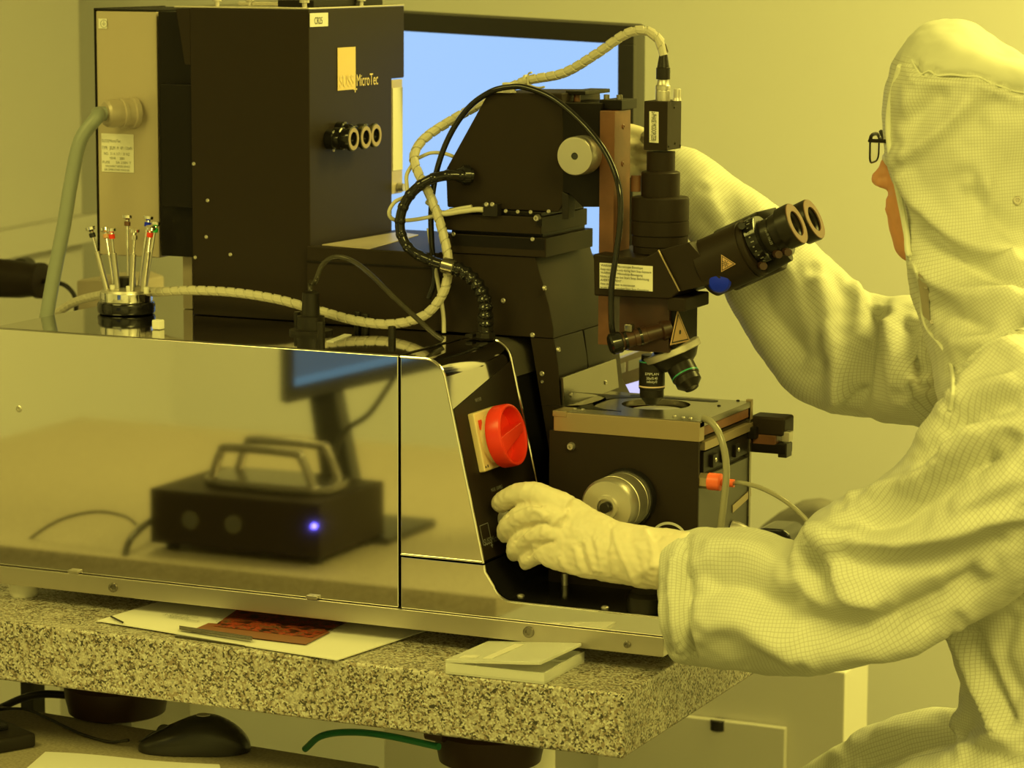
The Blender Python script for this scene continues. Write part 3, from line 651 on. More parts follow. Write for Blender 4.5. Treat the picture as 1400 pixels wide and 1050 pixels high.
# nosepiece block, turret, objectives
nb = obj('nose_block', box((at(846, 430, Y=.185).x, .185, at(880, 480, Y=.19).z), (.2520, .235, 1.349), .002), M['brownd'], mi)
obj('nose_plate', box((at(884, 430, Y=.18).x, .190, at(930, 474, Y=.21).z), (.2575, .262, 1.352), .002), M['blackd'], mi)
obj('nose_lug', box((.2540, .172, 1.336), (.2760, .25, 1.3515), .002), M['black'], mi)
tri = [at(x, y, X=.2585) for x, y in ((926, 424), (943, 466), (916, 472))]
def grow(t, k): c = sum(t, Vector())/3; return [c+(p-c)*k for p in t]
def tri_label(t, n, p):
    obj('warning_label', prism(t, n*.0005, .0), M['lorange'], p)
    obj('label_border', prism(grow(t, .86), n*.0008, .0), M['ink'], p); obj('label_centre', prism(grow(t, .74), n*.0011, .0), M['lorange'], p)
    c = sum(t, Vector())/3; a, u, v = frame(n)
    obj('hazard_symbol', lathe(c+n*.0010+a*0, n, [(0, .0026), (.0006, .0026)], 10), M['ink'], p)
tri_label(tri, XP, mi)
ta, tb = at(884, 496, Y=.225), at(956, 470, Y=.225)
tm = (ta+tb)/2; tn = Vector((-(tb-ta).z, 0, (tb-ta).x)).normalized(); tn = (tn+Vector((0, -.10, 0))).normalized()
rT = (tb-ta).length/2
obj('turret', lathe(tm-tn*.001, tn, [(0, rT*.97), (.001, rT), (.0075, rT), (.0085, rT*.96)], 48), M['aluf'], mi)
obj('turret_cone', lathe(tm-tn*.001, tn, [(-.016, rT*.50), (-.010, rT*.72), (0, rT*.90)], 40), M['blackp'], mi)
obj('turret_hub', lathe(tm+tn*.006, tn, [(0, .021), (.012, .019), (.030, .018)], 32), M['blackd'], mi)
def objective(nm, base, axis, m_band, L=.055, R=.0150, txt=True):
    o = obj(nm, lathe(base, axis, [(-.006, R*.82), (0, R*.84), (.001, R), (L*.62, R), (L*.64, R*.93), (L*.80, R*.93), (L*.93, R*.55), (L*.97, R*.50), (L, R*.25), (L, 0)], 36), M['blackp'], mi)
    obj('ring', lathe(base+axis*(L*.55), axis, [(0, R*1.02), (.0016, R*1.02)], 36), M[m_band], o)
    obj('ring', lathe(base+axis*(.0008), axis, [(0, R*1.01), (.0014, R*1.01)], 36), M['teal'], o)
    return o
ob = Vector((.2195, .215, 1.2720))
o1 = objective('objective', ob, -ZP, 'pink', .0535, .0152)
for t_, dz, w_ in (('EPIPLAN', .016, .016), ('20x/0.40', .021, .013), ('infinity/0', .025, .012)):
    # lettering wrapped flat against the barrel facing the room
    d = (Vector((CAM.x, CAM.y, 0))-Vector((ob.x, ob.y, 0))).normalized(); u_ = Vector((-d.y, d.x, 0))
    if u_.dot(rgt) < 0: u_ = -u_
    bmt = text('t', t_, ob-ZP*dz-u_*(w_/2), u_, ZP, .0042, M['inkwhite'], None, width=w_)
    for v in bmt.verts:
        r_ = v.co-ob; s_h = r_.dot(u_); ang = s_h/.0152; v.co = ob+ZP*r_.z+u_*(.0155*math.sin(ang))+d*(.0155*math.cos(ang))
    obj('lettering', bmt, M['inkwhite'], o1)
ax2 = (at(945, 531, Y=.215)-at(925, 492, Y=.225)).normalized()
b2 = at(924, 488, Y=.222); o2 = objective('objective', b2, ax2, 'teal', .045, .0165)
# horizontal slider knob on the nosepiece
h0, h1 = at(838, 470, Y=.150), at(905, 452, Y=.186)
hd = (h1-h0).normalized(); hl = (h1-h0).length
obj('slider_knob', lathe(h0-hd*.004, hd, [(0, .010), (.002, .0122), (.012, .0125), (.014, .0115), (.014, .009)], 32), M['blackg'], mi)
obj('slider_rod', lathe(h0+hd*.010, hd, [(0, .0092), (hl*.25, .0092), (hl*.26, .0102), (hl*.5, .0102), (hl*.51, .0092), (hl-.012, .0092), (hl-.010, .012), (hl, .012)], 28), M['brownd'], mi)
for f_, r_ in ((.22, .0106), (.52, .0106)): obj('slider_ring', lathe(h0+hd*(hl*f_), hd, [(0, r_), (.003, r_)], 28), M['blackg'], mi)
obj('lock_lever', box(h0+hd*.020+Vector((-.005, -.005, .008)), h0+hd*.020+Vector((.005, .005, .018)), .002), M['stage'], mi)
# camera tube and camera
cx_, cy_ = .2195, .235
def zc(y): return at(904, y, Y=cy_).z
cprof = [(345, .031), (336, .031), (335, .0325), (322, .0325), (321.5, .0315), (320.5, .0315), (320, .0335), (302, .0335), (301.5, .0325), (300.5, .0325), (300, .0335), (271, .0335), (269, .0325), (268, .0225), (236, .0225), (234.5, .0215), (233, .0165), (207, .0165)]
zz0 = zc(345); obj('camera_tube', lathe((cx_, cy_, zz0), ZP, [(zc(y)-zz0, r) for y, r in cprof], 48), M['black'], mi)
obj('tube_clamp', cyl((cx_-.026, cy_-.012, zc(240)), (cx_-.026, cy_-.012, zc(262)), .006), M['brown'], mi)
cf = .215; ca_ = at(880.5, 138, Y=cf); cb_ = at(912, 206, Y=cf)
cyb = cf+.044
obj('camera_body', box((ca_.x, cf, cb_.z), (cb_.x, cyb, ca_.z), .0008), M['black'], mi)
cl = obj('camera_label', prism([at(x, y, Y=cf) for x, y in ((888, 152), (900.5, 153), (900.5, 195.5), (888, 194.5))], YN*.0006, 0), M['label'], mi)
obj('lettering', text('t', 'a-PHASE MODOP(ZEB)', at(891, 153, Y=cf-.0011), -ZP, XP, .0085, M['ink'], None, width=.0335), M['ink'], mi)
for x, y in ((922, 147), (914, 200), (930, 199), (923, 196)): screw('camera_screw', at(x, y, X=cb_.x), XP, .0016, M['blackd'], mi, .0006)
cz = ca_.z; cc_ = Vector(((ca_.x+cb_.x)/2-.0005+.002, cf+.018, cz))
obj('connector', lathe(cc_, ZP, [(0, .0085), (.011, .0085), (.012, .0080), (.0125, .0085), (.017, .0085), (.0185, .0072), (.023, .0062), (.024, .0062)], 28), M['alu'], mi)
obj('cable_boot', lathe(cc_+ZP*.0245, ZP, [(0, .0082), (.013, .0082), (.0135, .0072), (.028, .0048), (.028, .003)], 24), M['blackp'], mi)
obj('side_connector', lathe(cc_+Vector((.016, .004, 0)), ZP, [(0, .0052), (.003, .0045), (.004, .0042), (.013, .0042), (.014, .0036), (.0142, 0)], 20), M['alu'], mi)
# binocular tubes : axis in the XZ plane, pair spread in depth
ea, eb = at(1088, 306, Y=.205), at(985, 352, Y=.205)
ed = (ea-eb).normalized()
EPY = (.205, .266)
for k, Yk in enumerate(EPY):
    e1 = Vector((ea.x, Yk, ea.z)); sh = lambda d: e1-ed*d
    if k == 0:
        obj('barrel', lathe(sh(.118)-ZP*.006, ed, [(0, .032), (.002, .034), (.058, .034), (.0585, .0325), (.060, .0325), (.0605, .034), (.064, .034), (.066, .032)], 48), M['black'], mi)
        obj('dioptre_ring', lathe(sh(.054), ed, [(0, .0265), (.001, .0275), (.014, .0275), (.016, .024)], 48), M['blackg'], mi)
    else:
        obj('barrel', lathe(sh(.118)-ZP*.006, ed, [(0, .032), (.002, .034), (.064, .034), (.066, .032)], 48), M['black'], mi)
        obj('dioptre_ring', lathe(sh(.054), ed, [(0, .0265), (.014, .0275), (.016, .024)], 48), M['blackg'], mi)
    ey = obj('eyepiece', lathe(sh(.040), ed, [(0, .0195), (.012, .0195), (.0125, .0185), (.014, .0185), (.0145, .0205), (.024, .0215), (.025, .0245), (.039, .0250), (.041, .0240), (.041, .019), (.038, .0145), (.036, .0125), (.030, .0115), (.030, 0)], 48), M['blackp'], mi)
    obj('eyecup_face', lathe(e1+ed*.0008, ed, [(0, .0243), (.0008, .0238), (.0008, .0150), (-.0006, .0146)], 48, False), M['fade'], ey)
    obj('ocular_lens', lathe(e1-ed*.008, ed, [(0, .0115), (.0015, .010), (.003, .006), (.0035, 0)], 32), M['blackg'], ey)
    if k == 0:
        # white tick marks round the dioptre ring and on the eyepiece
        a_, u_, v_ = frame(ed)
        bm = BM()
        for j, ang in enumerate(np.linspace(-150, 150, 26)):
            a = math.radians(ang); rr = .0277; wd_ = .0007; ln = .004 if j % 4 == 0 else .002
            c_ = sh(.052); d_ = u_*math.cos(a)+v_*math.sin(a); tt = -u_*math.sin(a)+v_*math.cos(a)
            P_ = [c_+d_*rr+tt*s1*wd_+ed*(s2*ln+.004) for s1, s2 in ((-1, 0), (1, 0), (1, 1), (-1, 1))]
            join(bm, prism(P_, d_*.0003, 0))
        obj('tick_marks', bm, M['inkgrey'], mi)
        # lettering on the eyepiece tube
        side_ = (CAM-e1).normalized(); side_ = (side_-ed*side_.dot(ed)).normalized(); tg = ed.cross(side_)
        if tg.z < 0: tg = -tg
        bmt = text('t', 'W-PI 10x/23', sh(.030)+side_*.0203-tg*-.008, -tg, ed, .0042, M['inkgrey'], None, width=.018)
        obj('lettering', bmt, M['inkgrey'], mi)
e1 = Vector((ea.x, .235, ea.z)); 
obj('bridge', prism([e1-ed*.112+Vector((0, -.03, .020)), e1-ed*.052+Vector((0, -.03, .022)), e1-ed*.050+Vector((0, -.03, .034)), e1-ed*.110+Vector((0, -.03, .034))], (0, .066, 0), .003), M['blackp'], mi)
for k, (x, y) in enumerate(((945, 340), (1014, 309))): obj('bridge_screw', cyl(at(x, y, Y=.190), at(x, y, Y=.176), .0042), M['blackg'], mi)
for x, y in ((1061, 347), (1074, 344), (1040, 363)): obj('grub_cap', cyl(at(x, y, Y=.19), at(x+4, y+1, Y=.176), .0044), M['brownd'], mi)
obj('lower_guide', cyl(at(1010, 385, Y=.215), at(1079, 347, Y=.215), .0085), M['blackp'], mi)
bc_ = at(984, 386, Y=.176); obj('blue_cap', lathe(bc_+Vector((-.004, .012, .001)), Vector((.25, -1, -.1)).normalized(), [(0, .0135), (.008, .0135), (.012, .011), (.014, .005), (.0143, 0)], 32), M['bluecap'], mi)
# triangular laser label on the near barrel (follows the barrel surface)
c_ax = Vector((ea.x, EPY[0], ea.z))-ZP*.006
def on_barrel(x, y, off=.0345):
    d = ray(x, y); w0 = CAM-c_ax; dd = d-ed*d.dot(ed); ww = w0-ed*w0.dot(ed)
    A_, B_, C_ = dd.dot(dd), 2*dd.dot(ww), ww.dot(ww)-off*off; return CAM+d*((-B_-math.sqrt(max(B_*B_-4*A_*C_, 0)))/(2*A_))
for nm, k_, off, mm_ in (('warning_label', 1.0, .0345, 'lorange'), ('label_border', .86, .0348, 'ink'), ('label_centre', .72, .0351, 'lorange')):
    pts = [(986, 348), (1006, 361), (986, 372)]; cxm, cym = 992.7, 360.3
    bm = BM(); N_ = 6; g_ = {}
    P3 = [(cxm+(x-cxm)*k_, cym+(y-cym)*k_) for x, y in pts]
    for i in range(N_+1):
        for j in range(N_+1-i):
            a, b = i/N_, j/N_; x = P3[0][0]*(1-a-b)+P3[1][0]*a+P3[2][0]*b; y = P3[0][1]*(1-a-b)+P3[1][1]*a+P3[2][1]*b
            g_[i, j] = bm.verts.new(on_barrel(x, y, off))
    for i in range(N_):
        for j in range(N_-i):
            bm.faces.new((g_[i, j], g_[i+1, j], g_[i, j+1]))
            if j < N_-i-1: bm.faces.new((g_[i+1, j], g_[i+1, j+1], g_[i, j+1]))
    obj(nm, bm, M[mm_], mi)
sp = on_barrel(991.5, 360.5, .0353); bm = BM(); nn_ = (sp-c_ax); nn_ = (nn_-ed*nn_.dot(ed)).normalized(); a_, u_, v_ = frame(nn_)
for k in range(8):
    a = 2*PI*k/8; d_ = u_*math.cos(a)+v_*math.sin(a); t_ = -u_*math.sin(a)+v_*math.cos(a)
    join(bm, prism([sp+d_*.001-t_*.0003, sp+d_*.001+t_*.0003, sp+d_*.0042+t_*.0003, sp+d_*.0042-t_*.0003], nn_*.0003, 0))
obj('hazard_symbol', bm, M['ink'], mi)
# ================================================================== CABLES
def cable(nm, label, pts, r, m, cat='cable', Y=.2, n=12):
    return tag(obj(nm, tube(px(pts, Y), r, n, 12), M[m]), label, cat)
wp = px([(62, 440, .40), (100, 414, .36), (135, 404, .31), (172, 398, .26), (215, 399, .20), (262, 397, .185), (320, 400, .185), (378, 409, .18), (430, 423, .18), (485, 438, .17), (535, 443, .17), (580, 431, .175), (606, 400, .175), (613, 362, .175), (606, 320, .18), (590, 272, .18), (570, 232, .19), (567, 210, .20), (582, 188, .22), (618, 164, .25), (665, 138, .26), (715, 112, .26), (770, 100, .25), (815, 74, .24), (855, 47, .235), (882, 42, .233), (900, 54, .2325), (907.0, 76, .2325)], .2)
wr = thing('wrapped_cable', 'beige cable bundle in spiral wrap looping from deck to camera', 'cable', wp[8])
obj('inner_cable', tube(wp, .0048, 10, 12), M['wire'], wr)
obj('spiral_wrap', helix_band(wp[:-1]+[wp[-1]+Vector((-.001, 0, .006))], .0051, .0135, .0112), M['wrap'], wr)
tag(obj('cable_tie', join(join(lathe(at(720, 110, Y=.26)-XP*.002, (at(735, 107, Y=.26)-at(715, 112, Y=.26)), [(0, .0066), (.003, .0066)], 16), tube([at(722, 116, Y=.253), at(722, 102, Y=.253), at(727, 99, Y=.25)], .0012, 6, 4)), tube([at(722, 116, Y=.253), at(735, 120, Y=.245), at(744, 119, Y=.24)], .0014, 6, 4)), M['wire']), 'small white cable tie round the wrapped cable above microscope', 'cable tie')
blk = [(586, 408, .19), (594, 380, .192), (590, 330, .19), (590, 280, .19), (598, 230, .195), (615, 185, .20), (640, 148, .202), (668, 127, .2), (692, 119.5, .20), (720, 120, .20), (760, 137, .195), (800, 172, .180), (830, 212, .170), (846, 255, .160), (848, 300, .155), (842, 350, .153), (836, 395, .153), (836, 440, .155), (838, 458, .158)]
cable('black_cable', 'thin glossy black cable arching over the microscope head', blk, .0035, 'blackg')
cp = at(693, 126.5, Y=.2); 
bm = box((cp.x-.013, .199, 1.5768), (cp.x+.006, .213, 1.5785), .0004); join(bm, box((cp.x-.006, .199, 1.5768), (cp.x+.006, .209, 1.5890), .001))
tag(obj('cable_clip', bm, M['alu']), 'small metal clip holding black cable atop microscope head', 'clip')
cable('thin_cable', 'thin pale wire dropping behind spiral wrapped cable to the deck', [(586, 312, .19), (592, 352, .192), (600, 392, .19), (606, 430, .188), (607, 455, .186)], .0026, 'wire')
cable('sensor_wire', 'thin white wire looping left of the tower to slide switch', [(572, 216, .21), (590, 209, .212), (612, 211, .215), (632, 222, .215), (640, 236, .208)], .0022, 'wire')
cable('sensor_wire', 'thin pale wire looping wide between lamp house and slides', [(645, 282.5, .19), (620, 287, .188), (590, 296, .185), (560, 301, .18), (538, 300, .17), (532, 290, .165), (540, 276, .17), (556, 266, .18), (556, 240, .19), (566, 222, .195)], .0024, 'wire')
cable('switch_cable', 'pale cable plugged into the switch on the upper slide', [(661, 286.5, .187), (650, 286.5, .186), (630, 289, .184), (606, 292, .183), (596, 284, .185), (584, 276, .19)], .0032, 'wire')
# corrugated black conduit
cg = px([(636, 240, .19), (610, 240, .178), (585, 247, .17), (562, 265, .165), (549, 290, .163), (548, 318, .163), (562, 342, .163), (590, 357, .163), (620, 366, .163), (636, 373, .165), (652, 388, .168), (662, 408, .17), (664.5, 432, .172), (664, 455, .175)], .2)
bc = thing('corrugated_conduit', 'black corrugated conduit curling from microscope head down to deck', 'conduit', cg[-1])
path = resample(spline(cg, 14), .0012); L_ = len(path)
fr = frames(path); bm = BM(); rings = []
kk = int(L_*.66)
for i, (p, (t, u, v)) in enumerate(zip(path, fr)):
    s_ = i*.0012
    if i < kk: r = .0060+.0007*(math.sin(s_*2*PI/.017) > .6)
    else: r = .0070+.0022*(.5+.5*math.sin(s_*2*PI/.0095))
    rings.append([bm.verts.new(p+(u*math.cos(2*PI*k/16)+v*math.sin(2*PI*k/16))*r) for k in range(16)])
for A, B in zip(rings, rings[1:]):
    for k in range(16): bm.faces.new((A[k], A[(k+1) % 16], B[(k+1) % 16], B[k]))
bm.faces.new(rings[0][::-1]); bm.faces.new(rings[-1]); obj('hose', bm, M['blackg'], bc, sharp=50)
pe = cg[0]; obj('end_fitting', lathe(Vector((pe.x-.012, pe.y, pe.z)), (cg[0]-cg[1]).normalized()+Vector((.0, .1, 0)), [(0, .0075), (.006, .0095), (.008, .012), (.016, .012), (.017, .009), (.020, .009)], 12), M['blackg'], bc)
pf = cg[-1]; obj('end_fitting', lathe(Vector((pf.x, pf.y, 1.2915)), ZP, [(0, .0120), (.006, .0120), (.007, .0095), (.018, .0095), (.019, .0105), (.026, .0105), (.027, .0085)], 8), M['blackp'], bc)
pf2 = path[kk]; obj('sleeve', lathe(pf2-fr[kk][0]*.008, fr[kk][0], [(0, .0085), (.001, .0095), (.015, .0095), (.016, .0085)], 12), M['stage'], bc)
bm_ = obj('mount_foot', box((pf.x-.022, .165, 1.2912), (pf.x-.0125, .185, 1.2952), .0006), M['blackp'], bc)
# smoky pneumatic hose arch on the deck
cbt = cb+ZP*.048
tag(obj('pneumatic_hose', tube([cbt, cbt+ZP*.012]+px([(431, 385, .10), (441, 362, .10), (458, 351.5, .10), (480, 356, .10), (505, 374, .105), (540, 408, .11), (575, 440, .112), (594, 457, .115), (606, 465, .118)], .1), .0031, 12), M['smoke']), 'smoky tube arching from the round deck connector', 'hose')
# clear hoses at the stage
tag(obj('clear_hose', tube(px([(962, 572, .125), (972, 577, .118), (983, 592, .112), (991, 620, .108), (993, 650, .106), (989, 690, .106), (985, 725, .108), (984, 760, .11)], .1), .0040, 14), M['hose']), 'thick pale hose hanging down from the stage corner', 'hose')
tag(obj('thin_hose', tube([fq+fa*.040]+px([(1012, 660, .10), (1040, 667, .10), (1072, 684, .10), (1098, 706, .10), (1116, 730, .10), (1130, 760, .10)], .1), .0026, 12), M['hose']), 'thin pale hose leading right from the orange fitting', 'hose')
# ================================================================== SCREWDRIVER STAND
sbp = at(173, 428, Z=ZT+.0003); 
st = thing('screwdriver_stand', 'round knurled silver and black stand holding jeweller screwdrivers', 'stand', sbp)
Z0 = sbp.z
obj('base', lathe(sbp, ZP, [(0, .0325), (.001, .035), (.003, .0362), (.012, .0362), (.015, .0345), (.0155, .031)], 56), M['blackg'], st)
kn = BM(); n_ = 96; rings = []
for h, kr in ((.0155, 0), (.0165, 1), (.026, 1), (.027, 0)):
    rings.append([kn.verts.new(sbp+Vector((math.cos(2*PI*k/n_)*(.0320+.0006*kr*(k % 2)), math.sin(2*PI*k/n_)*(.0320+.0006*kr*(k % 2)), h))) for k in range(n_)])
for A, B in zip(rings, rings[1:]):
    for k in range(n_): kn.faces.new((A[k], A[(k+1) % n_], B[(k+1) % n_], B[k]))
kn.faces.new(rings[0][::-1]); kn.faces.new(rings[-1]); obj('knurled_ring', kn, M['chrome'], st)
obj('top_disc', lathe(sbp+ZP*.027, ZP, [(0, .031), (.003, .030), (.006, .020), (.0065, .012)], 48), M['alu'], st)
obj('hub', lathe(sbp+ZP*.033, ZP, [(0, .012), (.012, .012), (.0125, .010), (.0125, 0)], 24), M['blackp'], st)
drv = [((124, 313), (146, 396), 'blackg', 'black', 'leftmost of the set', 1), ((144, 316), (155, 393), 'peach', 'peach', 'second from the left', 0), ((152, 315), (161, 397), 'red', 'red', 'left of centre', 1), ((174, 296), (175, 390), 'brown', 'brown', 'tall and upright in the middle', 0),
       ((184, 316), (180, 400), None, 'silver', 'short, just right of the tall one', 1), ((203, 297), (190, 392), 'bluecap', 'dark blue', 'tall, leaning right', 0), ((206, 312), (196, 398), 'red', 'red', 'right of centre', 1), ((213, 306), (200, 396), 'green', 'green', 'rightmost of the set', 0)]
cs = sbp
for i, (tp, bt, cm, cn, where, near) in enumerate(drv):
    yb = sbp.y-.018 if near else sbp.y+.014
    b_ = at(bt[0], bt[1], Y=yb); t_ = at(tp[0], tp[1], Y=yb+(-.006 if near else .010))
    b_.z = max(b_.z, Z0+.0335) if not near else max(b_.z, Z0+.031)
    d_ = (t_-b_).normalized(); L_ = (t_-b_).length
    s_ = thing('screwdriver', ('slim jeweller screwdriver with %s collar, %s' % (cn, where)) if cm else 'slim all-silver jeweller screwdriver, short, just right of the tall one', 'screwdriver', b_, 'jeweller screwdrivers in the round stand')
    sf = .62 if near else .30
    obj('sheath' if near else 'blade', lathe(b_, d_, [(0, .0036), (L_*sf, .0036), (L_*sf+.0005, .0020)] if near else [(0, .0016), (L_*.55, .0016)], 16), M['alu'], s_)
    obj('shaft', lathe(b_+d_*(L_*(sf if near else .52)), d_, [(0, .0016), (L_*(.9-(sf if near else .52)), .0018)], 12), M['chrome'], s_)
    obj('collar', lathe(b_+d_*(L_*.86), d_, [(0, .0026), (.0005, .0040), (.0055, .0040), (.006, .0026)], 16), M[cm or 'chrome'], s_)
    obj('swivel_head', lathe(b_+d_*(L_*.86+.006), d_, [(0, .0026), (.002, .0030), (.004, .0062), (.0075, .0062), (.008, .0050), (.008, 0)], 20), M['chrome'], s_)
    if near: obj('band', lathe(b_+d_*.002, d_, [(0, .0034), (.0018, .0034)], 16), M['green'], s_)
for x, y in ((154, 387), (200, 385), (176, 384)):
    p = at(x, y, Y=sbp.y-.02); 
    obj('peg', lathe(Vector((p.x, sbp.y-.020, Z0+.029)), ZP, [(0, .0032), (.007, .0036), (.008, .003), (.008, 0)], 14), M['white'], st)
c_ = at(216, 450, Z=ZT+.0004); tag(obj('plastic_cube', box((c_.x-.0058, c_.y-.005, ZT+.0004), (c_.x+.0058, c_.y+.006, ZT+.0118), .0015, 3), M['white']), 'tiny white plastic block beside the screwdriver stand', 'block')
# ================================================================== THINGS ON THE GRANITE
def sheet_grid(c, n, m, zf, th=.0004):
    """bilinear paper sheet over corners c (world, counter-clockwise) with height function zf(u,v)"""
    bm = BM(); top = [[None]*(m+1) for _ in range(n+1)]; bot = [[None]*(m+1) for _ in range(n+1)]
    for i in range(n+1):
        for j in range(m+1):
            u, v = i/n, j/m; p = c[0]*(1-u)*(1-v)+c[1]*u*(1-v)+c[2]*u*v+c[3]*(1-u)*v
            p = p+ZP*zf(u, v); top[i][j] = bm.verts.new(p+ZP*th); bot[i][j] = bm.verts.new(p)
    for i in range(n):
        for j in range(m):
            bm.faces.new((top[i][j], top[i+1][j], top[i+1][j+1], top[i][j+1])); bm.faces.new((bot[i][j], bot[i][j+1], bot[i+1][j+1], bot[i+1][j]))
    for L in ([(i, 0) for i in range(n+1)]+[(n, j) for j in range(1, m+1)]+[(i, m) for i in range(n-1, -1, -1)]+[(0, j) for j in range(m-1, 0, -1)],):
        for k in range(len(L)):
            a, b = L[k], L[(k+1) % len(L)]; bm.faces.new((top[a[0]][a[1]], bot[a[0]][a[1]], bot[b[0]][b[1]], top[b[0]][b[1]]))
    return bm
g_ = lambda x, y, z=.0006: at(x, y, Z=ZG+z)
mg = thing('magazine', 'open magazine with red and brown picture poking out under the machine', 'magazine', g_(350, 880))
c4 = [g_(133, 851), g_(461, 905), g_(590, 862), g_(240, 818)]
wave = lambda u, v: .0012+.0004*math.sin(u*7)*(1-v)
obj('page', sheet_grid(c4, 24, 6, wave, .0012), M['paper'], mg)
c5 = [g_(168, 838), g_(300, 857), g_(345, 836), g_(225, 817)]
def on_page(x, y, k=.0030): return at(x, y, Z=ZG+k)
pm = mat('magazine_picture', (.5, .1, .05), .35)
nt = pm.node_tree; b_ = nt.nodes['Principled BSDF']; tc = nt.nodes.new('ShaderNodeTexCoord'); v_ = nt.nodes.new('ShaderNodeTexNoise'); v_.inputs['Scale'].default_value = 95; v_.inputs['Detail'].default_value = 3
mp = nt.nodes.new('ShaderNodeMapping'); mp.inputs['Scale'].default_value = (.8, 1.1, 1); nt.links.new(tc.outputs['Object'], mp.inputs[0]); nt.links.new(mp.outputs[0], v_.inputs[0])
r_ = nt.nodes.new('ShaderNodeValToRGB'); e = r_.color_ramp.elements; e[0].position = 0; e[0].color = (.03, .01, .01, 1); e[1].position = 1; e[1].color = (.6, .5, .4, 1)
for p, c in ((.36, (.03, .012, .008, 1)), (.46, (.10, .03, .016, 1)), (.53, (.50, .07, .03, 1)), (.57, (.12, .04, .02, 1)), (.62, (.28, .12, .06, 1)), (.68, (.05, .02, .012, 1))): q = e.new(p); q.color = c
nt.links.new(v_.outputs[0], r_.inputs[0]); nt.links.new(r_.outputs[0], b_.inputs['Base Color'])
obj('picture', sheet_grid([on_page(292, 856, .0050), on_page(426, 872, .0050), on_page(476, 850, .005), on_page(325, 833, .005)], 14, 4, lambda u, v: .0004*math.sin(u*6), .0003), pm, mg)
obj('picture_border', sheet_grid([on_page(262, 862, .0046), on_page(418, 881, .0046), on_page(452, 864, .0042), on_page(285, 852, .0042)], 12, 2, lambda u, v: .0, .0003), mat('orange_print', (.26, .10, .05), .4), mg)
pu = (on_page(300, 842)-on_page(200, 828)).normalized(); pv = Vector((-pu.y, pu.x, 0))
rows = [('3: Substrate', on_page(222, 841, .0048), pu, pv, .011, .036)]+[(t, on_page(228+dx, 846+dy, .0048), pu, pv, .009, w) for t, dx, dy, w in (('Adjust the exposure', 0, -2, .045), ('time of the mask', 6, -6, .038), ('see page 4', 60, 0, .028), ('Contact: soft', 66, 4, .03))]
texts('lettering', rows, M['inkgrey'], mg)
tag(obj('dark_strip', prism([g_(245, 861, .006), g_(345, 876, .006), g_(345, 872.5, .006), g_(245, 857.5, .006)], ZP*.0022, .0005), M['stage']), 'thin dark ruler strip lying on the magazine edge', 'ruler')
tag(obj('thin_rod', tube([g_(152, 843, .0055), g_(168, 851, .0055)], .0012, 6, 0), M['blackp']), 'short dark pin lying on the magazine corner', 'pin')
tag(obj('plastic_tray', prism([g_(239, 872, .0), g_(350, 887, .0), g_(350, 880, .0), g_(244, 866, .0)], ZP*.0022, .0005), M['smoke']), 'flat smoky plastic strip under the magazine front edge', 'strip')
# open clear wafer box
wb = thing('wafer_box', 'open clear plastic wafer box on granite corner with raised lid', 'box', g_(700, 905))
b0, b1, b2, b3 = g_(609, 921, 0), g_(744, 936, 0), g_(799, 905.5, 0), g_(668, 895, 0)
def tray(c, h, t):
    bm = prism(c, ZP*t, .0003)
    n = len(c); cen = sum(c, Vector())/n
    for i in range(n):
        a, b = c[i], c[(i+1) % n]; ia, ib = a+(cen-a).normalized()*t*1.6, b+(cen-b).normalized()*t*1.6
        join(bm, prism([a+ZP*t, b+ZP*t, ib+ZP*t, ia+ZP*t], ZP*(h-t), .0002))
    return bm
obj('base', tray([b0, b1, b2, b3], .0125, .0022), M['clearbox'], wb)
obj('inner_ridge', tube([b0*.86+b2*.14+ZP*.003, b1*.86+b3*.14+ZP*.003, b2*.86+b0*.14+ZP*.003, b3*.86+b1*.14+ZP*.003, b0*.86+b2*.14+ZP*.003], .0009, 6, 0), M['clearbox'], wb)
# lid hinged on the left edge b0-b3, opened by about 20 degrees
hA, hB = b0+ZP*.0125, b3+ZP*.0125
l1 = at(737, 905, Y=b1.y+.006); l2 = at(797, 872, Y=b2.y+.004)
u_ = (hB-hA).normalized(); w_ = ((l1-hA)-u_*((l1-hA).dot(u_))).normalized(); W_ = (b1-b0).length; H_ = (b3-b0).length
ln = u_.cross(w_)
if ln.z > 0: ln = -ln
lid = BM()
Lc = [hA, hA+w_*W_, hA+w_*W_+u_*H_, hA+u_*H_]
join(lid, prism([p-ln*.0020 for p in Lc], -ln*.0014, .0003))
cen = sum(Lc, Vector())/4
for i in range(4):
    a, b = Lc[i], Lc[(i+1) % 4]; ia, ib = a+(cen-a).normalized()*.0025, b+(cen-b).normalized()*.0025
    join(lid, prism([a, b, ib, ia], -ln*.0022, .0002))
obj('lid', lid, M['clearbox'], wb)
lp = hA-ln*.0036+w_*.012; obj('lid_label', prism([lp+u_*.010, lp+u_*.010+w_*.020, lp+u_*.022+w_*.020, lp+u_*.022], -ln*.0004, 0), M['label'], wb)
lp2 = hA-ln*.0036+w_*.042; obj('lid_label', prism([lp2+u_*.008, lp2+w_*.012+u_*.008, lp2+w_*.012+u_*(H_*.85), lp2+u_*(H_*.85)], -ln*.0004, 0), M['label'], wb)
